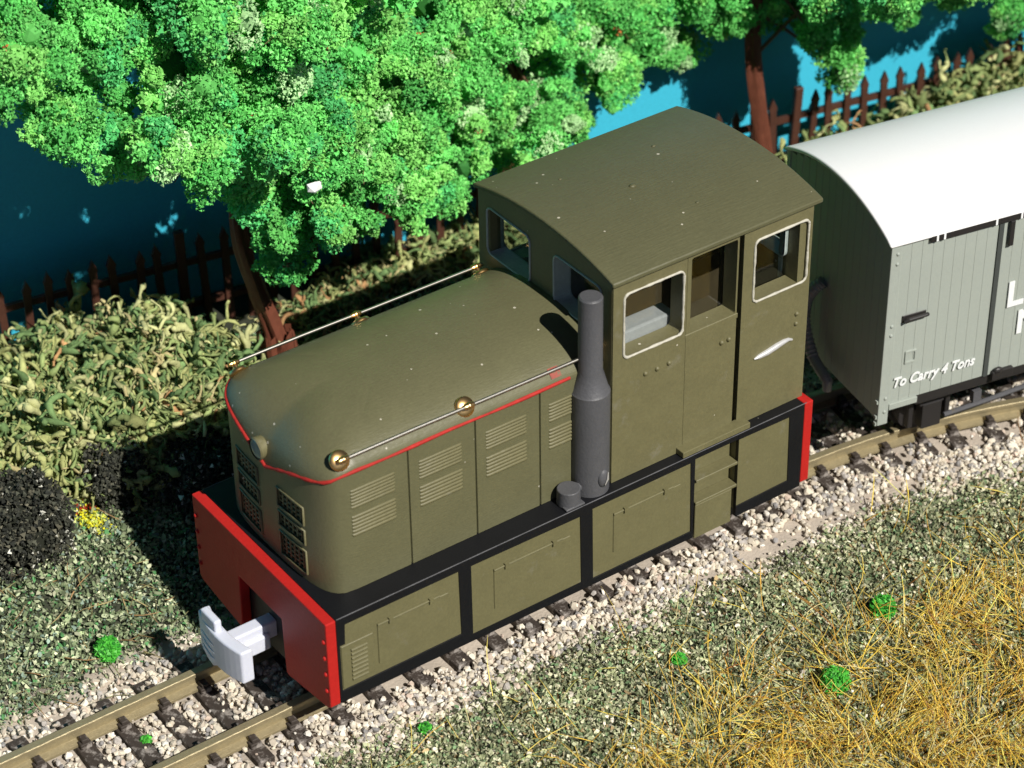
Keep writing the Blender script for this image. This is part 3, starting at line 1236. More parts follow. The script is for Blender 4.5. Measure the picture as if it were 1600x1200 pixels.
# roof
rv = MB()
nb = 28
vs_, fs_ = [], []
bbs = [-.035 + (VW + .07) * i / nb for i in range(nb + 1)]
for a in (-.045, VL + .045):
    for b in bbs:
        bc = min(max(b, 0), VW)
        vs_.append((a, b, van_roof(bc) + .03 - (.028 if b != bc else 0)))
    for b in bbs:
        bc = min(max(b, 0), VW)
        vs_.append((a, b, van_roof(bc) - .02 - (.02 if b != bc else 0)))
m_ = nb + 1
for i in range(nb):
    fs_ += [(i, i + 1, 2 * m_ + i + 1, 2 * m_ + i), (m_ + i, 3 * m_ + i, 3 * m_ + i + 1, m_ + i + 1), (i, m_ + i, m_ + i + 1, i + 1), (2 * m_ + i, 2 * m_ + i + 1, 3 * m_ + i + 1, 3 * m_ + i)]
fs_ += [(0, 2 * m_, 3 * m_, m_), (nb, m_ + nb, 3 * m_ + nb, 2 * m_ + nb)]
rv.add(vs_, fs_)
rv.build("van_roof", M_roofwhite, van, smooth=30, bevel=.02, seg=3)
# door ironwork
dr = MB()
dr.box(.43, VL - .43, -.036, .0, 2.795, 2.868)
runner = dr.build("door_runner", M_vandark, van, bevel=.006)
dr = MB()
for a in (.50, .585, 1.20, 1.50, 1.58):
    dr.box(a - .012, a + .012, -.044, -.034, 2.80, 2.87)
dr.build("runner_bolt", M_letter, runner)
for a in (1.40, 2.9):
    dh = MB()
    dh.box(a - .028, a + .028, -.052, -.02, 2.50, 2.80)
    dh.build("door_hanger", M_vandark, van, bevel=.008)
dg = MB()
dg.box(1.266, 1.322, -.010, .04, VB, 2.79)
dg.build("door_gap_shade", M_gap, van)  # dark strip painted in for the shadowed gap beside the door
# door catch low on the side
dc = MB()
dc.box(1.36, 1.62, -.05, .02, VB - .06, VB + .05)
dc.sphere((1.43, -.04, VB + .06), .05, 8, 6, (1.2, .6, .8))
dc.build("door_catch", M_vandark, van, bevel=.008)
gh = MB()
gh.tube([(.20, -.035, 1.90), (.24, -.05, 1.93), (.45, -.05, 1.935), (.475, -.035, 1.925)], .024, 6)
gh.box(.185, .47, -.012, .0, 1.875, 1.965)
gh.build("grab_handle", M_vandark, van, bevel=.006, seg=1)
lc = MB()
lc.plate(rrect(.262, .40, 1.34, 1.50, .012, 2), [rrect(.285, .377, 1.365, 1.475, .008, 2)], lambda u, v, d: (u, -.012 + d, v), .02)
lc.build("label_clip", M_vangrey, van, bevel=.004, seg=1)
# underframe and wheels
uf = MB()
uf.box(.25, VL - .25, .72, VW - .72, .55, .80)
uf.build("underframe", M_vandark, van)
for a in (.85, VL - .85):
    wh = MB()
    cb = VW / 2
    wh.cyl((a, cb - .62, .27), (a, cb + .62, .27), .05, n=10)
    for s in (-1, 1):
        wh.cyl((a, cb + s * .40, .27), (a, cb + s * .53, .27), .27, n=24)
        wh.cyl((a, cb + s * .385, .27), (a, cb + s * .41, .27), .31, n=24)
    wh.build("wheelset", M_vandark, van, smooth=40)
    for s in (-1, 1):
        bx = MB()
        b1 = cb + s * .66
        bx.box(a - .30, a + .30, min(b1, b1 + s * .06), max(b1, b1 + s * .06), .62, .76)
        bx.box(a - .12, a + .12, min(b1, b1 + s * .13), max(b1, b1 + s * .13), .18, .50)
        bx.box(a - .26, a - .20, min(b1, b1 + s * .08), max(b1, b1 + s * .08), .20, .62)
        bx.box(a + .20, a + .26, min(b1, b1 + s * .08), max(b1, b1 + s * .08), .20, .62)
        for i in range(4):
            bx.box(a - .24 + .03 * i, a + .24 - .03 * i, min(b1 + s * .02, b1 + s * .12), max(b1 + s * .02, b1 + s * .12), .615 - .035 * (i + 1), .612 - .035 * i)
        bx.build("axlebox", M_vandark, van, bevel=.01)
for s in (-1, 1):
    bl = MB()
    b1 = VW / 2 + s * .80
    bl.tube([(1.0, b1, .30), (1.6, b1, .33), (2.5, b1, .40), (3.2, b1, .42)], .028, 8)
    bl.box(1.35, 1.45, min(b1 - s * .05, b1 + s * .02), max(b1 - s * .05, b1 + s * .02), .36, .50)
    bl.box(2.05, 2.2, min(b1 - s * .05, b1 + s * .02), max(b1 - s * .05, b1 + s * .02), .36, .52)
    bl.build("brake_lever", M_exhaust, van, smooth=40)
# brake hose on the near end
hp = [(-.03, 1.19, 1.74), (-.10, 1.23, 1.66), (-.14, 1.30, 1.52), (-.15, 1.33, 1.35), (-.15, 1.32, 1.17), (-.14, 1.25, 1.0), (-.14, 1.13, .86), (-.14, 1.0, .80), (-.14, .90, .77), (-.14, .84, .75)]


def spline(P, m=8):
    P = [Vector(p) for p in P]
    out = []
    for i in range(len(P) - 1):
        p0, p1, p2, p3 = P[max(i - 1, 0)], P[i], P[i + 1], P[min(i + 2, len(P) - 1)]
        for j in range(m):
            t = j / m
            out.append(.5 * ((2 * p1) + (-p0 + p2) * t + (2 * p0 - 5 * p1 + 4 * p2 - p3) * t * t + (-p0 + 3 * p1 - 3 * p2 + p3) * t ** 3))
    return out + [P[-1]]


sp_ = spline(hp, 10)
hz = MB()
hz.tube(sp_, [.060 + (.012 if (i % 3 == 0 and i < 62) else 0) for i in range(len(sp_))], 12)
hz.tube([(-.14, .84, .75), (-.14, .80, .74), (-.14, .80, .62)], [.055, .055, .05], 12)
hz.build("brake_hose", paint("grey_rubber_hose", (.24, .24, .245), rough=.4, mottle=.2), van, smooth=50)


# painted lettering
def text_part(txt, size, a, z, shear=0.0, sx=1.0, weight=0.0, name="lettering", rz=0.0):
    cu = bpy.data.curves.new("lettering", 'FONT')
    cu.body = txt
    cu.size = size
    cu.shear = shear
    cu.offset = weight
    cu.extrude = .004
    tmp = bpy.data.objects.new("lettering_tmp", cu)
    COL.objects.link(tmp)
    dg_ = bpy.context.evaluated_depsgraph_get()
    me = bpy.data.meshes.new_from_object(tmp.evaluated_get(dg_))
    bpy.data.objects.remove(tmp)
    me.materials.clear()
    me.materials.append(M_letter)
    o = bpy.data.objects.new(name, me)
    COL.objects.link(o)
    o.parent = van
    o.location = (a, -.0135, z)
    o.rotation_euler = (PI / 2, 0, 0)
    o.scale = (sx, 1, 1)
    return o


text_part("To Carry 4 Tons", .165, .125, 1.085, shear=.28, sx=.88, weight=.004)
t1 = text_part("L", .43, 1.44, 1.72, sx=1.0, weight=.012)
t1.location.y = -.022
t2 = text_part("N", .40, 1.60, 1.345, sx=1.0, weight=.012)
t2.location.y = -.022

# ------------------------------------------------------------------ picket fence
fence = thing("picket_fence", "brown plastic picket fence running before the blue backdrop", "fence")
pk = MB()
pk.plate([(-.045, -.15), (.045, -.15), (.045, .98), (.058, 1.02), (.0, 1.16), (-.058, 1.02), (-.045, .98)], [], lambda u, v, d: (u, d - .025, v), .05)
pk0 = pk.build("picket", M_fence, fence, bevel=.006, seg=1)
po = MB()
po.box(-.055, .055, -.04, .04, -.15, 1.27)
po0 = po.build("fence_post", M_fence, fence, bevel=.01, seg=1)
x = 2.505 - .262 * 32
k = -32
first_p = first_q = True
frnd = random.Random(9)
stations = []
while x < 18:
    y = float(fence_y(x))
    sl = (float(fence_y(x + .1)) - float(fence_y(x - .1))) / .2
    ang = math.atan(sl)
    is_post = (k % 14 == 0) if k <= 0 else (k % 9 == 2)
    is_post = k in (-28, -14, 0, 15, 30, 45)
    if is_post:
        o = po0 if first_q else share(po0, "fence_post", fence)
        first_q = False
    else:
        o = pk0 if first_p else share(pk0, "picket", fence)
        first_p = False
    o.location = (x, y, 0.04 + frnd.uniform(-.015, .015))
    o.rotation_euler = (frnd.uniform(-.03, .03), frnd.uniform(-.035, .035), ang + frnd.uniform(-.08, .08))
    stations.append((x, y))
    x += .262 * math.cos(ang)
    k += 1
for z in (.27, .84):
    r_ = MB()
    vs_, fs_ = [], []
    for (x, y) in stations:
        for (dy, dz) in ((-.04, -.04), (.04, -.04), (.04, .04), (-.04, .04)):
            vs_.append((x, y + .055 + dy * .7, z + dz + .01 * math.sin(x * 2)))
    for i in range(len(stations) - 1):
        for k in range(4):
            fs_.append((4 * i + k, 4 * i + (k + 1) % 4, 4 * i + 4 + (k + 1) % 4, 4 * i + 4 + k))
    r_.add(vs_, fs_)
    r_.build("fence_rail", M_fence, fence)

# ------------------------------------------------------------------ trees
GREENS = [(0.155, 0.59, 0.13), (0.23, 0.63, 0.14), (0.11, 0.50, 0.105), (0.42, 0.70, 0.33), (0.09, 0.49, 0.14)]
GW = [5, 3.5, 3, .9, 1.3]


def tree(label, lobes, trunk_pts, trunk_rad, seed, base_z=-.1, flare=None, detail=1.0):
    rng = np.random.default_rng(seed)
    b = Vector(trunk_pts[0])
    t = thing("tree", label, "tree", (b.x, b.y, b.z), group="model trees with green foam crowns")
    # trunk with twisted ridges
    pts = spline(trunk_pts, 5)
    rad = np.interp(np.linspace(0, 1, len(pts)), np.linspace(0, 1, len(trunk_rad)), trunk_rad)
    mb = MB()
    n = 20
    vs_, fs_ = [], []
    rr = random.Random(seed)
    ph = [rr.uniform(0, 6) for _ in range(4)]
    for i, p in enumerate(pts):
        for k in range(n):
            a = 2 * PI * k / n
            r = rad[i] * (1 + .16 * math.sin(4 * a + ph[0] + i * .25) + .10 * math.sin(7 * a + ph[1] - i * .18) + rr.uniform(-.05, .05))
            vs_.append((p.x - b.x + r * math.cos(a), p.y - b.y + r * math.sin(a), p.z - b.z))
    for i in range(len(pts) - 1):
        for k in range(n):
            fs_.append((i * n + k, i * n + (k + 1) % n, (i + 1) * n + (k + 1) % n, (i + 1) * n + k))
    mb.add(vs_, fs_)
    if flare:
        h, r0, r1 = flare
        vs_, fs_ = [], []
        for i in range(5):
            f = i / 4
            for k in range(24):
                a = 2 * PI * k / 24
                r = (r0 + (r1 - r0) * f) * (1 + .13 * (1 if k % 3 else -1) + .06 * math.sin(5 * a + i))
                z = h * f + (rr.uniform(-.09, .06) if i == 4 else 0)
                q = Vector(trunk_pts[0]).lerp(Vector(trunk_pts[1]), min(1, z / max(.01, trunk_pts[1][2] - trunk_pts[0][2])))
                vs_.append((q.x - b.x + r * math.cos(a + .3 * f), q.y - b.y + r * math.sin(a + .3 * f), z))
        for i in range(4):
            for k in range(24):
                fs_.append((i * 24 + k, i * 24 + (k + 1) % 24, i * 24 + 24 + (k + 1) % 24, i * 24 + 24 + k))
        mb.add(vs_, fs_)
    trunk = mb.build("trunk", M_trunk, t, smooth=50)
    # limbs from the trunk into every lobe
    lm = MB()
    for (x, y, z, r) in lobes:
        a0 = pts[min(len(pts) - 1, int(len(pts) * rr.uniform(.55, .95)))]
        e = Vector((x, y, z))
        mid = a0.lerp(e, .55) + Vector((rr.uniform(-.2, .2), rr.uniform(-.2, .2), rr.uniform(-.1, .25)))
        q = [p - b for p in spline([a0, mid, e], 4)]
        if (e - a0).length > 1.6:
            continue
        lm.tube(q, list(np.linspace(.028, .008, len(q))), 6)
        for _ in range(3):
            d = Vector((rr.uniform(-1, 1), rr.uniform(-1, 1), rr.uniform(-1, .6))).normalized() * r * rr.uniform(.8, 1.05)
            m2 = e + d * .5 + Vector((rr.uniform(-.1, .1), rr.uniform(-.1, .1), rr.uniform(-.1, .1)))
            lm.tube([p - b for p in (e, m2, e + d)], [.010, .007, .004], 5)
    lm.build("limb", M_twig, t, smooth=60)
    # foam crown
    parts = []
    off = np.array([b.x, b.y, b.z])
    cam_dir = np.array([-.47, -.66, .58])
    cen, rads, base, det = [], [], [], []
    for (x, y, z, r) in lobes:
        big = r > .85
        m = max(9, int(17 * (r / .4) ** 2 * (0.55 if big else 1.0)))
        d = rng.normal(size=(m * 3, 3))
        d /= np.linalg.norm(d, axis=1, keepdims=True)
        w = .35 + np.clip(d @ cam_dir, 0, 1) + .3 * np.clip(d @ np.array([0, -.7, .7]), 0, 1)
        d = d[rng.random(len(d)) < w / 1.4][:m]
        m = len(d)
        cr = rng.uniform(.085, .205, m) * (1.0 if not big else 1.5)
        cr = np.minimum(cr, r * .62)
        rr_ = (r - cr * .6) * rng.uniform(.60, 1.12, m)
        c = np.array([x, y, z]) + d * rr_[:, None] * np.array([1, .95, .95])
        cen.append(c)
        rads.append(cr)
        det.append(np.full(m, 0.3 if big else 1.0))
    cen = np.concatenate(cen)
    rads = np.concatenate(rads)
    det = np.concatenate(det)
    cc = palette(GREENS, GW, len(cen), .12, rng)
    # cores
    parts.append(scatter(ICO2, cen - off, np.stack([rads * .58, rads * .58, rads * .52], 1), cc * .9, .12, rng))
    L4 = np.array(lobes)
    parts.append(scatter(ICO2, L4[:, :3] - off, L4[:, 3] * .38, np.tile(np.array([[.03, .16, .03]]), (len(L4), 1)), .08, rng))  # dark filler added inside each lobe to block light leaks
    # grains: each clump is a handful of small crumbly knobs
    nk = 5
    ell = rng.uniform(.62, 1.5, size=(len(cen), 3))
    kd = rng.normal(size=(len(cen), nk, 3))
    kd /= np.linalg.norm(kd, axis=2, keepdims=True)
    ng = (300 * detail * (rads / .14) ** 2 * det).astype(int)
    idx = np.repeat(np.arange(len(cen)), ng)
    d = rng.normal(size=(len(idx), 3))
    d /= np.linalg.norm(d, axis=1, keepdims=True)
    dots = np.einsum('nk,njk->nj', d, kd[idx]).max(1)
    bulge = .48 + .66 * np.clip((dots - .35) / .65, 0, 1) ** .8
    P = cen[idx] + d * ell[idx] * (rads[idx] * bulge * (rng.uniform(.80, 1.08, len(idx)) + .18 * (rng.random(len(idx)) < .05)))[:, None]
    gc = cc[idx] * (1 + rng.normal(0, .16, (len(idx), 1)))
    pale = rng.random(len(idx)) < .065
    gc[pale] = gc[pale] * 1.1 + np.array([.12, .17, .08])
    # a few rusty crumbs where the foam has fallen off the twigs
    spots = P[rng.choice(len(P), max(2, len(cen) // 16))]
    near = np.zeros(len(P), bool)
    for q in spots:
        near |= ((P - q) ** 2).sum(1) < rng.uniform(.035, .085) ** 2
    near &= rng.random(len(P)) < .75
    gc[near] = palette([(.50, .17, .05), (.50, .30, .12), (.25, .07, .03)], [2, 2, 1], int(near.sum()), .2, rng)
    gs = rng.uniform(.0095, .0225, len(idx)) * np.where(det[idx] < .9, 2.0, 1.0)
    parts.append(scatter(TETRA, P - off, gs, gc.clip(.004, .9), .35, rng))
    V, T, C = join(parts)
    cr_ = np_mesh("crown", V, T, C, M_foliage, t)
    return t


LA = [(-0.13, 3.4, 5.36, 0.59), (0.74, 3.7, 5.09, 0.67), (0.17, 3.4, 4.51, 0.49), (0.71, 3.5, 3.96, 0.38), (1.43, 3.5, 4.68, 0.72), (1.36, 3.4, 3.85, 0.38), (2.3, 3.8, 4.4, 0.71), (2.14, 3.5, 3.71, 0.61), (2.28, 3.6, 2.86, 0.4), (2.63, 3.5, 2.55, 0.5), (2.63, 3.6, 1.82, 0.29), (3.39, 3.6, 2.3, 0.48), (3.22, 4.0, 3.8, 0.73), (3.57, 3.7, 2.89, 0.64), (4.22, 4.1, 3.42, 0.75), (4.31, 3.8, 2.51, 0.52), (4.51, 3.8, 2.03, 0.32), (1.71, 4.0, 6.1, 1.23), (3.95, 4.5, 5.28, 1.26), (0.18, 4.0, 6.34, 0.95), (3.0, 3.9, 4.75, .6), (3.65, 4.1, 4.3, .55), (2.0, 2.4, 4.1, .42), (1.3, 2.7, 4.0, .36), (.78, 2.7, 4.35, .34), (2.8, 2.9, 3.6, .38), (3.3, 3.2, 3.1, .36), (2.5, 3.0, 4.8, .5), (1.6, 3.0, 5.3, .5), (4.75, 3.75, 1.86, .24), (4.2, 3.6, 1.97, .30), (4.0, 3.5, 2.3, .36), (2.65, 2.75, 2.72, .26), (2.62, 2.98, 3.2, .27)]  # several front lobes are added to throw shade on fence and trunk
LB = [(5.43, 4.4, 3.3, 0.67), (5.32, 4.4, 2.49, 0.54), (6.09, 4.5, 2.18, 0.4), (6.26, 4.6, 2.95, 0.65), (7.06, 4.7, 2.65, 0.59), (6.72, 4.5, 2.01, 0.44), (7.54, 4.6, 2.03, 0.45), (8.21, 4.6, 2.24, 0.42), (8.75, 4.6, 1.98, 0.25), (6.03, 4.5, 1.61, 0.24), (7.09, 4.5, 1.63, 0.26), (6.57, 5.0, 4.12, 1.29), (8.17, 5.2, 3.5, 0.97), (5.0, 4.75, 1.95, .42), (5.6, 4.9, 1.85, .40), (4.6, 4.6, 2.6, .5), (5.9, 3.65, 2.0, .33), (5.35, 4.3, 1.75, .35), (5.0, 4.3, 3.9, .6), (4.75, 4.3, 3.0, .5), (8.5, 4.6, 2.7, .42), (5.9, 4.3, 3.7, .5), (7.7, 4.6, 2.75, .45)]  # lobes hidden behind cab roof and foliage are added to shade the fence
LC = [(12.34, 3.0, 2.58, .30), (11.88, 2.95, 2.68, .28), (9.95, 2.45, 3.3, .36), (10.48, 2.3, 3.28, .28), (9.6, 3.25, 2.47, .20), (9.66, 2.2, 3.52, .34), (9.0, 4.3, 2.5, .34), (9.23, 4.2, 2.55, 0.42), (8.9, 4.3, 3.07, 0.52), (9.65, 4.0, 2.63, 0.38), (10.32, 3.6, 2.33, 0.31), (10.41, 3.6, 1.91, 0.28), (10.41, 3.6, 1.57, 0.23), (10.11, 3.9, 2.61, 0.34), (11.12, 3.8, 2.34, 0.35), (11.57, 3.8, 2.03, 0.22), (10.17, 4.2, 3.39, 0.98), (11.54, 4.1, 2.95, 0.7), (11.0, 3.55, 2.95, .45), (11.9, 3.4, 2.9, .55), (12.0, 3.2, 3.6, .6), (10.3, 3.4, 3.15, .45), (9.6, 3.55, 3.3, .42), (11.4, 3.3, 3.15, .5), (9.5, 3.0, 3.35, .45), (9.95, 3.1, 3.2, .35), (12.0, 3.4, 2.4, .38), (11.5, 3.45, 2.55, .3)]  # many lobes above the view are added as blockers to shade the backdrop
LD = [(12.96, 3.3, 1.76, 0.3), (12.82, 3.3, 1.56, 0.16), (13.38, 3.3, 1.94, 0.48), (13.85, 3.4, 2.46, 0.88), (12.75, 3.25, 2.75, .5), (13.1, 3.0, 3.3, .6)]  # last lobes lie out of view, added to cast shade on the backdrop
tree("big bushy green tree at left whose red brown trunk stands behind the bonnet", LA,
     [(2.78, 4.12, -.08), (2.66, 4.12, .62), (2.48, 4.15, 1.35), (2.36, 4.2, 2.2), (2.5, 4.2, 3.4), (2.7, 4.2, 5.0)], [.13, .105, .09, .085, .07, .05], 21, flare=(.78, .20, .185))
tree("bushy green tree behind the cab whose trunk is hidden by its foliage", LB,
     [(6.35, 4.75, -.05), (6.4, 4.8, 1.2), (6.5, 4.85, 2.6), (6.6, 4.9, 4.2)], [.15, .12, .09, .05], 22)
tree("green tree with a bare straight red brown trunk beside the van roof", LC,
     [(9.52, 3.80, -.1), (9.44, 3.83, .78), (9.24, 3.9, 2.34), (9.5, 4.0, 3.6)], [.115, .105, .095, .06], 23, flare=(.62, .13, .125))
tree("small bit of green tree entering at the top right corner", LD,
     [(13.9, 3.15, -.1), (13.8, 3.2, 1.0), (13.8, 3.3, 2.6)], [.1, .09, .06], 24)
wf = MB()
wv, wt = ICO1
wr = np.random.default_rng(4)
wf.add([(2.46 + .085 * p[0] * wr.uniform(.7, 1.2), 2.70 + .05 * p[1], 3.29 + .085 * p[2] * wr.uniform(.6, 1.2)) for p in wv], [tuple(int(i) for i in f) for f in wt])
wfo = wf.build("paper_scrap", M_white_flake)
tag(wfo, "tiny white scrap caught on the left tree's foliage", "scrap")


# ------------------------------------------------------------------ lichen bushes
def strands(rng, P, D, L, r0, cols, seg=7, sides=5, curl=.55, knob=False):
    """curling tapered strands, n at once"""
    n = len(P)
    D = D / np.linalg.norm(D, axis=1, keepdims=True)
    pos = [P]
    dirs = [D]
    ax = rng.normal(size=(n, 3))
    for i in range(seg - 1):
        ax = ax * .8 + rng.normal(size=(n, 3)) * .5
        D = D + np.cross(ax, D) * curl * .45
        D[:, 2] -= .03
        D = D / np.linalg.norm(D, axis=1, keepdims=True)
        pos.append(pos[-1] + D * (L / (seg - 1))[:, None])
        dirs.append(D)
    pos = np.stack(pos, 1)
    dirs = np.stack(dirs, 1)
    ref = rng.normal(size=(n, 1, 3))
    u = np.cross(dirs, ref)
    u /= np.linalg.norm(u, axis=2, keepdims=True)
    w = np.cross(dirs, u)
    tprof = np.interp(np.linspace(0, 1, seg), [0, .3, .75, 1], [.75, 1, .8, .25] if not knob else [.8, .75, .95, .7])
    rad = r0[:, None] * tprof[None] * rng.uniform(.5, 1.6, size=(n, seg))
    a = np.linspace(0, 2 * PI, sides, endpoint=False)
    sq = rng.uniform(.30, .95, size=(n, 1, 1, 1))
    V = pos[:, :, None, :] + rad[:, :, None, None] * (u[:, :, None, :] * np.cos(a)[None, None, :, None] + w[:, :, None, :] * np.sin(a)[None, None, :, None] * sq)
    V = V.reshape(n, seg * sides, 3)
    T = []
    for i in range(seg - 1):
        for k in range(sides):
            k2 = (k + 1) % sides
            T += [(i * sides + k, i * sides + k2, (i + 1) * sides + k2), (i * sides + k, (i + 1) * sides + k2, (i + 1) * sides + k)]
    for k in range(1, sides - 1):
        T.append(((seg - 1) * sides, (seg - 1) * sides + k, (seg - 1) * sides + k + 1))
        T.append((0, k + 1, k))
    T = np.array(T)
    TT = (T[None] + (np.arange(n) * seg * sides)[:, None, None]).reshape(-1, 3)
    CC = np.repeat(cols[:, None], seg * sides, 1).reshape(-1, 3)
    return (V.reshape(-1, 3), TT, CC), pos, dirs


LCOL = [(0.33, 0.35, 0.14), (0.23, 0.29, 0.11), (0.43, 0.44, 0.21), (0.13, 0.21, 0.08), (0.44, 0.38, 0.19), (0.42, 0.24, 0.11)]
LWT = [4, 4.5, 2.4, 3.6, .8, .2]


def bush(label, mounds, seed, density=1.0, scale=1.0, cw=LWT, group="lichen bushes by the fence"):
    rng = np.random.default_rng(seed)
    cx = np.mean([m[0] for m in mounds])
    cy = np.mean([m[1] for m in mounds])
    off = np.array([cx, cy, 0])
    parts = []
    for (x, y, r, h) in mounds:
        n = int(340 * density * (r / .5) ** 2)
        d = rng.normal(size=(n, 3))
        d[:, 2] = np.abs(d[:, 2])
        d /= np.linalg.norm(d, axis=1, keepdims=True)
        P = np.array([x, y, ground_z(x, y) + .02]) + d * np.array([r, r, h]) * rng.uniform(.62, 1.02, (n, 1))
        D = d * .30 + rng.normal(size=(n, 3)) * .8
        L = rng.uniform(.26, .60, n) * scale
        r0 = np.clip(rng.lognormal(-3.5, .38, n) * 1.05, .015, .075) * scale
        cols = palette(LCOL, cw, n, .2, rng)
        a, pos, dirs = strands(rng, P - off, D, L, r0, cols, seg=8, curl=1.15, knob=True)
        parts.append(a)
        for j in (2, 4, 5, 7):
            sel = rng.random(n) < .8
            Dj = dirs[sel, j] + rng.normal(size=(sel.sum(), 3)) * .75
            b_, _, _ = strands(rng, pos[sel, j], Dj, L[sel] * rng.uniform(.22, .5, sel.sum()), r0[sel] * rng.uniform(.55, .9, sel.sum()), cols[sel] * 1.05, seg=5, curl=1.0, knob=True)
            parts.append(b_)
        # soil-coloured heart so that the mound is not hollow
        V, T = ICO2
        V = V * np.array([r * .74, r * .74, h * .70]) * (1 + rng.normal(0, .06, (len(V), 1))) + np.array([x, y, float(ground_z(x, y))]) - off
        parts.append((V, T, np.tile(np.array([[.05, .055, .025]]), (len(V), 1))))
    V, T, C = join(parts)
    t = thing("bush", label, "bush", (cx, cy, 0), group=group)
    np_mesh("lichen_branches", V, T, C, M_lichen, t, smooth=True)
    return t


bush("broad pale olive lichen bush at the far left in front of the fence", [(-.9, 4.5, .75, .75), (-.1, 4.1, .70, .75), (-.35, 5.2, .7, .62), (.45, 5.1, .65, .66), (-1.6, 5.2, .8, .7)], 31, 1.15)
bush("tangled pale olive lichen bush directly left of the bonnet nose", [(.55, 3.65, .62, .72), (1.2, 3.55, .60, .75), (1.0, 4.4, .70, .85), (1.75, 4.25, .55, .80), (1.55, 5.0, .60, .74), (.85, 5.5, .5, .62)], 32, 1.2)
bush("low brown lichen clump darkened for shade behind the middle of the bonnet under the tree", [(3.35, 4.75, .32, .22), (3.95, 4.95, .36, .28), (4.6, 5.1, .34, .34)], 33, 1.2, .7, cw=[1.5, 2.5, .6, 4, 2, 1.2])  # darker brown strand mix stands in for shade behind the bonnet
bush("pale lichen clump beside the far front corner of the cab", [(5.2, 4.95, .28, .36), (5.75, 4.85, .30, .32), (6.3, 4.6, .3, .3)], 34, .9, .9)
bush("pale lichen sprig between the cab roof and the van roof", [(9.75, 3.60, .26, .62), (9.2, 3.6, .3, .3)], 35, .7, .8)
bush("small lichen sprigs at the fence foot beyond the van roof", [(10.55, 3.75, .30, .55), (10.95, 3.6, .28, .50)], 36, .7, .9)
bush("sprawling lichen bush before the fence at the top right", [(11.45, 3.45, .34, .75), (12.1, 3.4, .42, 1.05), (12.8, 3.2, .45, 1.15), (13.5, 3.1, .45, 1.1), (14.2, 2.95, .5, 1.0)], 37, .8, 1.1)


# dark crumbly foam shrubs
def foam(label, lumps, seed):
    rng = np.random.default_rng(seed)
    cx, cy = np.mean([l[0] for l in lumps]), np.mean([l[1] for l in lumps])
    off = np.array([cx, cy, 0])
    parts = []
    for (x, y, r, h) in lumps:
        c = np.array([x, y, float(ground_z(x, y)) + h * .42])
        V, T = ICO2
        sc = np.array([r, r, h * .62])
        parts.append((V * sc * .9 * (1 + rng.normal(0, .05, (len(V), 1))) + c - off, T, np.tile(np.array([[.018, .020, .014]]), (len(V), 1))))
        n = int(5200 * (r / .5) ** 2)
        d = rng.normal(size=(n, 3))
        d /= np.linalg.norm(d, axis=1, keepdims=True)
        d = np.sign(d) * np.abs(d) ** .75
        lump = 1 + .10 * np.sin(d[:, 0] * 6 + x) * np.sin(d[:, 1] * 7) + .08 * np.sin(d[:, 2] * 9)
        P = c + d * sc * (lump * rng.uniform(.84, 1.02, n))[:, None]
        col = palette([(.045, .047, .036), (.03, .032, .027), (.075, .078, .058), (.11, .105, .075), (.55, .55, .48)], [5, 4, 3.5, 2.2, .55], n, .2, rng)
        parts.append(scatter(TETRA, P - off, rng.uniform(.013, .026, n), col, .4, rng))
    V, T, C = join(parts)
    t = thing("foam_shrub", label, "shrub", (cx, cy, 0), group="dark foam shrubs")
    np_mesh("foliage", V, T, C, M_foam, t)
    return t


foam("large dark grey-green foam shrub at the left edge", [(-1.02, 3.08, .50, .80), (-1.4, 3.4, .55, .8)], 41)
foam("small dark foam shrub half lit beside the locomotive's shadow", [(.20, 3.30, .35, .66)], 42)
foam("dark foam shrub lying in the locomotive's shadow by the nose", [(.98, 2.82, .42, .58), (1.6, 2.9, .4, .5)], 43)

# yellow flower patch
fr_ = np.random.default_rng(51)
nf = 330
fp = np.stack([fr_.normal(-.27, .06, nf), fr_.normal(3.02, .13, nf), np.zeros(nf)], 1)
fp[:, 2] = ground_z(fp[:, 0], fp[:, 1]) + fr_.uniform(.02, .12, nf)
fc = palette([(.75, .70, .03), (.55, .62, .10), (.62, .66, .25)], [3, 2, 1], nf, .15, fr_)
fc[:50] = (.30, .03, .01)
fp[:50, 1] = fr_.normal(3.22, .03, 50)
V, T, C = scatter(TETRA, fp - np.array([-.27, 3.0, 0]), fr_.uniform(.010, .020, nf), fc, .4, fr_)
t = thing("flower_patch", "bright yellow flower patch by the dark shrubs at left", "flowers", (-.27, 3.0, 0))
tag(np_mesh("petals", V, T, C, M_turf, t), kind="stuff")


# bright green tufts
def tuft(x, y, r, label, seed):
    rng = np.random.default_rng(seed)
    n = int(800 * (r / .12) ** 2) + 60
    d = rng.normal(size=(n, 3))
    d[:, 2] = d[:, 2] + .25
    d /= np.linalg.norm(d, axis=1, keepdims=True)
    P = d * r * rng.uniform(.55, 1.0, (n, 1))
    col = palette([(.05, .34, .03), (.09, .46, .05), (.03, .22, .03), (.14, .5, .10)], [4, 3, 2, 1], n, .15, rng)
    V, T, C = scatter(TETRA, P, rng.uniform(.012, .024, n), col, .35, rng)
    z = float(ground_z(x, y))
    t = thing("grass_tuft", label, "grass tuft", (x, y, z + .03 + r * .75), group="bright green grass tufts")
    np_mesh("blades", V, T, C, M_foliage, t)


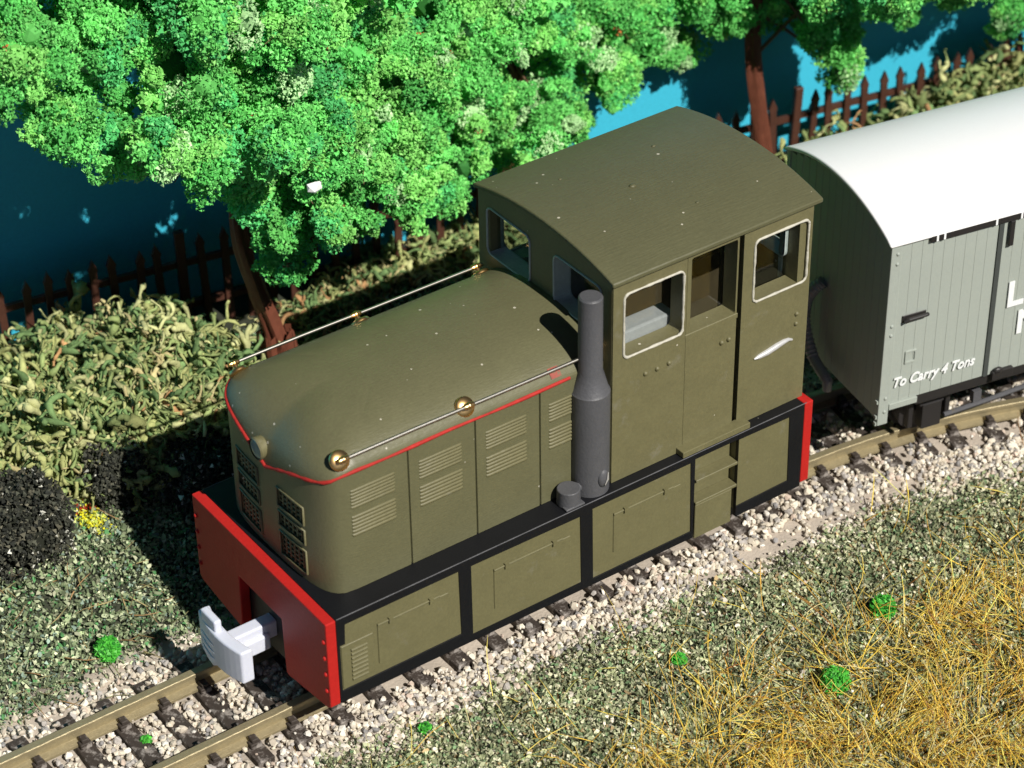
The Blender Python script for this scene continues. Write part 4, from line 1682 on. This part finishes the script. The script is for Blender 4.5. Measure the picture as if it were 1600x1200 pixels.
tuft(-1.0, 1.38, .13, "bright green tuft on the turf left of the rails", 61)
tuft(5.55, -2.68, .13, "bright green tuft in the dry grass nearest the ballast at right", 62)
tuft(4.45, -3.2, .145, "brightest round green tuft lowest in the golden dry grass", 63)
tuft(-1.30, .08, .05, "tiny green tuft in the ballast between the rails", 64)
tuft(3.45, -2.05, .07, "small green tuft in the turf below the loco's middle panel", 65)
tuft(.92, -1.36, .06, "small green tuft on the ballast edge near the buffer beam", 66)

# ------------------------------------------------------------------ ballast, turf, dry grass
rng = np.random.default_rng(71)


def dens_fields(x, y):
    d = y - track_y(x)
    return d


# ballast
nb_ = 66000
bx = rng.uniform(-4.2, 12.5, nb_)
bd = np.where(rng.random(nb_) < .82, rng.uniform(-1.85, 1.7, nb_), rng.uniform(-4.5, -1.3, nb_))
by = bd + track_y(bx)
edge = 1.22 + .12 * wob(bx * 1.7, by * 2) + .03 * np.clip(bx, 0, 8)
edge_far = 1.12 + .18 * wob(bx * 2, by * 2 + 3)
pkeep = np.where(bd < 0, smooth01((edge + .28 - np.abs(bd)) / .5), smooth01((edge_far + .2 - bd) / .7) * .8)
pkeep = np.maximum(pkeep, np.where((bd < -1.2), .07, 0))
bare = ((bx - 5.9) / 1.7 + .06 * wob(bx * 3, bd * 9)) ** 2 + ((bd + 1.19) / .17 + .5 * wob(bx * 2.2, bd * 4)) ** 2 < 1
bare |= ((bx - 4.3) / .5) ** 2 + ((bd + 1.42) / .08) ** 2 < 1
pkeep = np.where(bare, .14, pkeep)
keep = rng.random(nb_) < pkeep
keep &= np.abs(np.abs(bd) - .475) > .10
sx_ = np.array([s[0] for s in SLEEPERS])
dx = np.abs(bx[:, None] - sx_[None] + 0 * bd[:, None]).min(1)
on_sleeper = (dx < .125) & (np.abs(bd) < .87)
keep &= ~on_sleeper | (rng.random(nb_) < np.where(np.abs(bd) > .70, .12, .025))
keep &= ~((np.abs(bd) < .9) & (bx > .6) & (bx < 5.4) & (bd > -.72))
bx, by, bd, on_s = bx[keep], by[keep], bd[keep], on_sleeper[keep]
n = len(bx)
pile = np.where(np.abs(bd) < 1.02, rng.uniform(-.01, .06, n), rng.uniform(-.015, .03, n))
bz = ground_z(bx, by) + .012 + pile
bz = np.where(on_s & (np.abs(bd) < .8), -.155, bz)
size = rng.uniform(.014, .040, n) * np.where(rng.random(n) < .08, 1.35, 1)
S = np.stack([size * rng.uniform(.8, 1.3, n), size * rng.uniform(.8, 1.2, n), size * rng.uniform(.6, .95, n)], 1)
bc = palette([(.64, .575, .465), (.74, .68, .57), (.52, .46, .375), (.42, .39, .36), (.27, .26, .255), (.80, .76, .68), (.58, .47, .385)], [5, 4, 3, 2.6, 1.4, 1.5, 1.1], n, .10, rng)
V, T, C = scatter(ICO1, np.stack([bx, by, bz], 1), S, bc, .16, rng)
bal = np_mesh("ballast", V, T, C, M_stone)
tag(bal, "cream, pink and grey ballast stones around the track", "ballast", kind="stuff")


# turf crumbs
def turf(name, label, x, y, cols, w, smin, smax, lift, rng):
    n = len(x)
    z = ground_z(x, y) + rng.uniform(-.005, lift, n)
    # gentle clumping
    z = z + .035 * np.clip(wob(x * 5, y * 5), -1, 1)
    s = rng.uniform(smin, smax, n)
    S = np.stack([s * rng.uniform(.8, 1.3, n), s * rng.uniform(.7, 1.1, n), s * rng.uniform(.35, .8, n)], 1)
    c = palette(cols, w, n, .26, rng) * (1 + .28 * np.clip(wob(x * 2.7 + 2, y * 3.1), -1, 1))[:, None]
    h = n // 2
    A = scatter(TETRA, np.stack([x, y, z], 1)[:h], S[:h] * .8, c[:h], .35, rng)
    B = scatter(FLAKE, np.stack([x, y, z + .01], 1)[h:], S[h:] * .9, c[h:], .3, rng)
    V, T, C = join([A, B])
    o = np_mesh(name, V, T, C, M_turf)
    tag(o, label, "turf", kind="stuff")
    return o


TCOL = [(.31, .34, .19), (.19, .225, .12), (.43, .45, .28), (.62, .61, .42), (.07, .085, .05), (.80, .74, .60), (.19, .30, .15), (.34, .25, .13)]
TW = [5, 3.5, 4.5, 2.4, 2, .45, 2, 1.2]
nt_ = 400000
tx = rng.uniform(-2.5, 12.0, nt_)
td = rng.uniform(-6.2, -1.0, nt_)
ty = td + track_y(tx)
kp = rng.random(nt_) < smooth01((-td - .93 - .12 * wob(tx * 1.7, ty * 2) - .03 * np.clip(tx, 0, 8)) / .75)
# only where the foreground wedge can be seen, plus a margin
kp &= (tx > -1.6 - (ty + 1.2) * 0.0) & (ty > -1.2 - (tx + 2.2) * 0.95 - 0.8)
kp &= ~((((tx - 5.9) / 1.7) ** 2 + ((ty - track_y(tx) + 1.19) / .16) ** 2 < 1) & (rng.random(nt_) < .8))
tx, ty = tx[kp], ty[kp]
turf("turf", "dark green crumbly turf in the right foreground", tx, ty, TCOL, TW, .010, .033, .07, rng)
nt_ = 165000
tx = rng.uniform(-4.5, 12.0, nt_)
td = rng.uniform(.85, 5.2, nt_)
ty = td + track_y(tx)
kp = rng.random(nt_) < smooth01((td - .95 - .15 * wob(tx * 2, ty * 2 + 3)) / .5) * np.where(tx > 3, .6, 1.0)
kp &= ty < fence_y(tx) + .4
tx, ty = tx[kp], ty[kp]
turf("turf", "grey-green crumbly turf between the track and the bushes", tx, ty,
     [(.26, .32, .175), (.16, .205, .11), (.37, .42, .26), (.52, .54, .36), (.06, .08, .045), (.10, .27, .10), (.22, .30, .24)], [5, 4, 4, 2, 1.7, 2, 1.6], .011, .037, .08, rng)

# leafy bits of ground foam lying over the right turf
# dry golden grass fibres
nfib = 33000
fx = rng.uniform(-.5, 11.5, nfib)
fy = rng.uniform(-7.0, -1.2, nfib)
dd = -(fy - track_y(fx))
# tufts gather in an area right of the line through (1.6,-2.6) and (7.2,-2.3)
f_edge = np.interp(fx, [0, 1.6, 3.4, 5.0, 7.0, 9, 11.5], [3.6, 3.15, 2.85, 2.75, 3.0, 3.25, 3.5])
pr = smooth01((dd - f_edge + .75) / 1.5) * (.55 + .45 * np.clip(wob(fx * 2.1, fy * 2.3) + .4, 0, 1)) + .035 * (dd > 1.4)
kp = rng.random(nfib) < pr
kp &= (fy > -1.2 - (fx + 2.2) * 0.95 - 0.8)
for tx_, ty_, tr_ in ((5.55, -2.68, .20), (4.45, -3.2, .22), (3.45, -2.05, .12)):
    kp &= ((fx - tx_) ** 2 + (fy - ty_) ** 2 > tr_ ** 2) | (rng.random(nfib) < .15)
fx, fy = fx[kp], fy[kp]
n = len(fx)
P = np.stack([fx, fy, ground_z(fx, fy) + .02], 1)
# fibres lean together in local tufts
la = 6.28 * (wob(fx * 1.1 + 4, fy * 1.3) + 1) + rng.normal(0, 1.0, n)
D = np.stack([np.cos(la) * rng.uniform(.3, 1.4, n), np.sin(la) * rng.uniform(.3, 1.4, n), rng.uniform(.25, 1.1, n)], 1)
Lf = rng.uniform(.18, .72, n)
r0 = rng.uniform(.0030, .0064, n)
fcol = palette([(.84, .58, .08), (.90, .70, .16), (.66, .38, .06), (.36, .16, .045), (.84, .74, .36), (.46, .46, .12)], [4.5, 4, 2.6, 1.3, 1.3, 1.2], n, .15, rng)
(V, T, C), _, _ = strands(rng, P, D, Lf, r0, fcol, seg=6, sides=3, curl=.22)
dg2 = np_mesh("dry_grass", V, T, C, M_straw, smooth=True)
tag(dg2, "golden dry grass fibres in the right foreground", "dry grass", kind="stuff")
# a few loose fibres on the left turf
n = 90
fx, fy = rng.uniform(-2.2, .3, n), rng.uniform(.8, 3.0, n)
P = np.stack([fx, fy, ground_z(fx, fy) + .05], 1)
la = rng.uniform(0, 6.28, n)
D = np.stack([np.cos(la), np.sin(la), rng.uniform(0, .5, n)], 1)
(V, T, C), _, _ = strands(rng, P, D, rng.uniform(.2, .5, n), rng.uniform(.005, .009, n), palette([(.42, .34, .16), (.30, .28, .13), (.36, .22, .10)], [1, 1, 1], n, .15, rng), seg=5, sides=3, curl=.3)
dg3 = np_mesh("dry_grass", V, T, C, M_straw, smooth=True)
tag(dg3, "few loose straw fibres on the turf at left", "dry grass", kind="stuff")
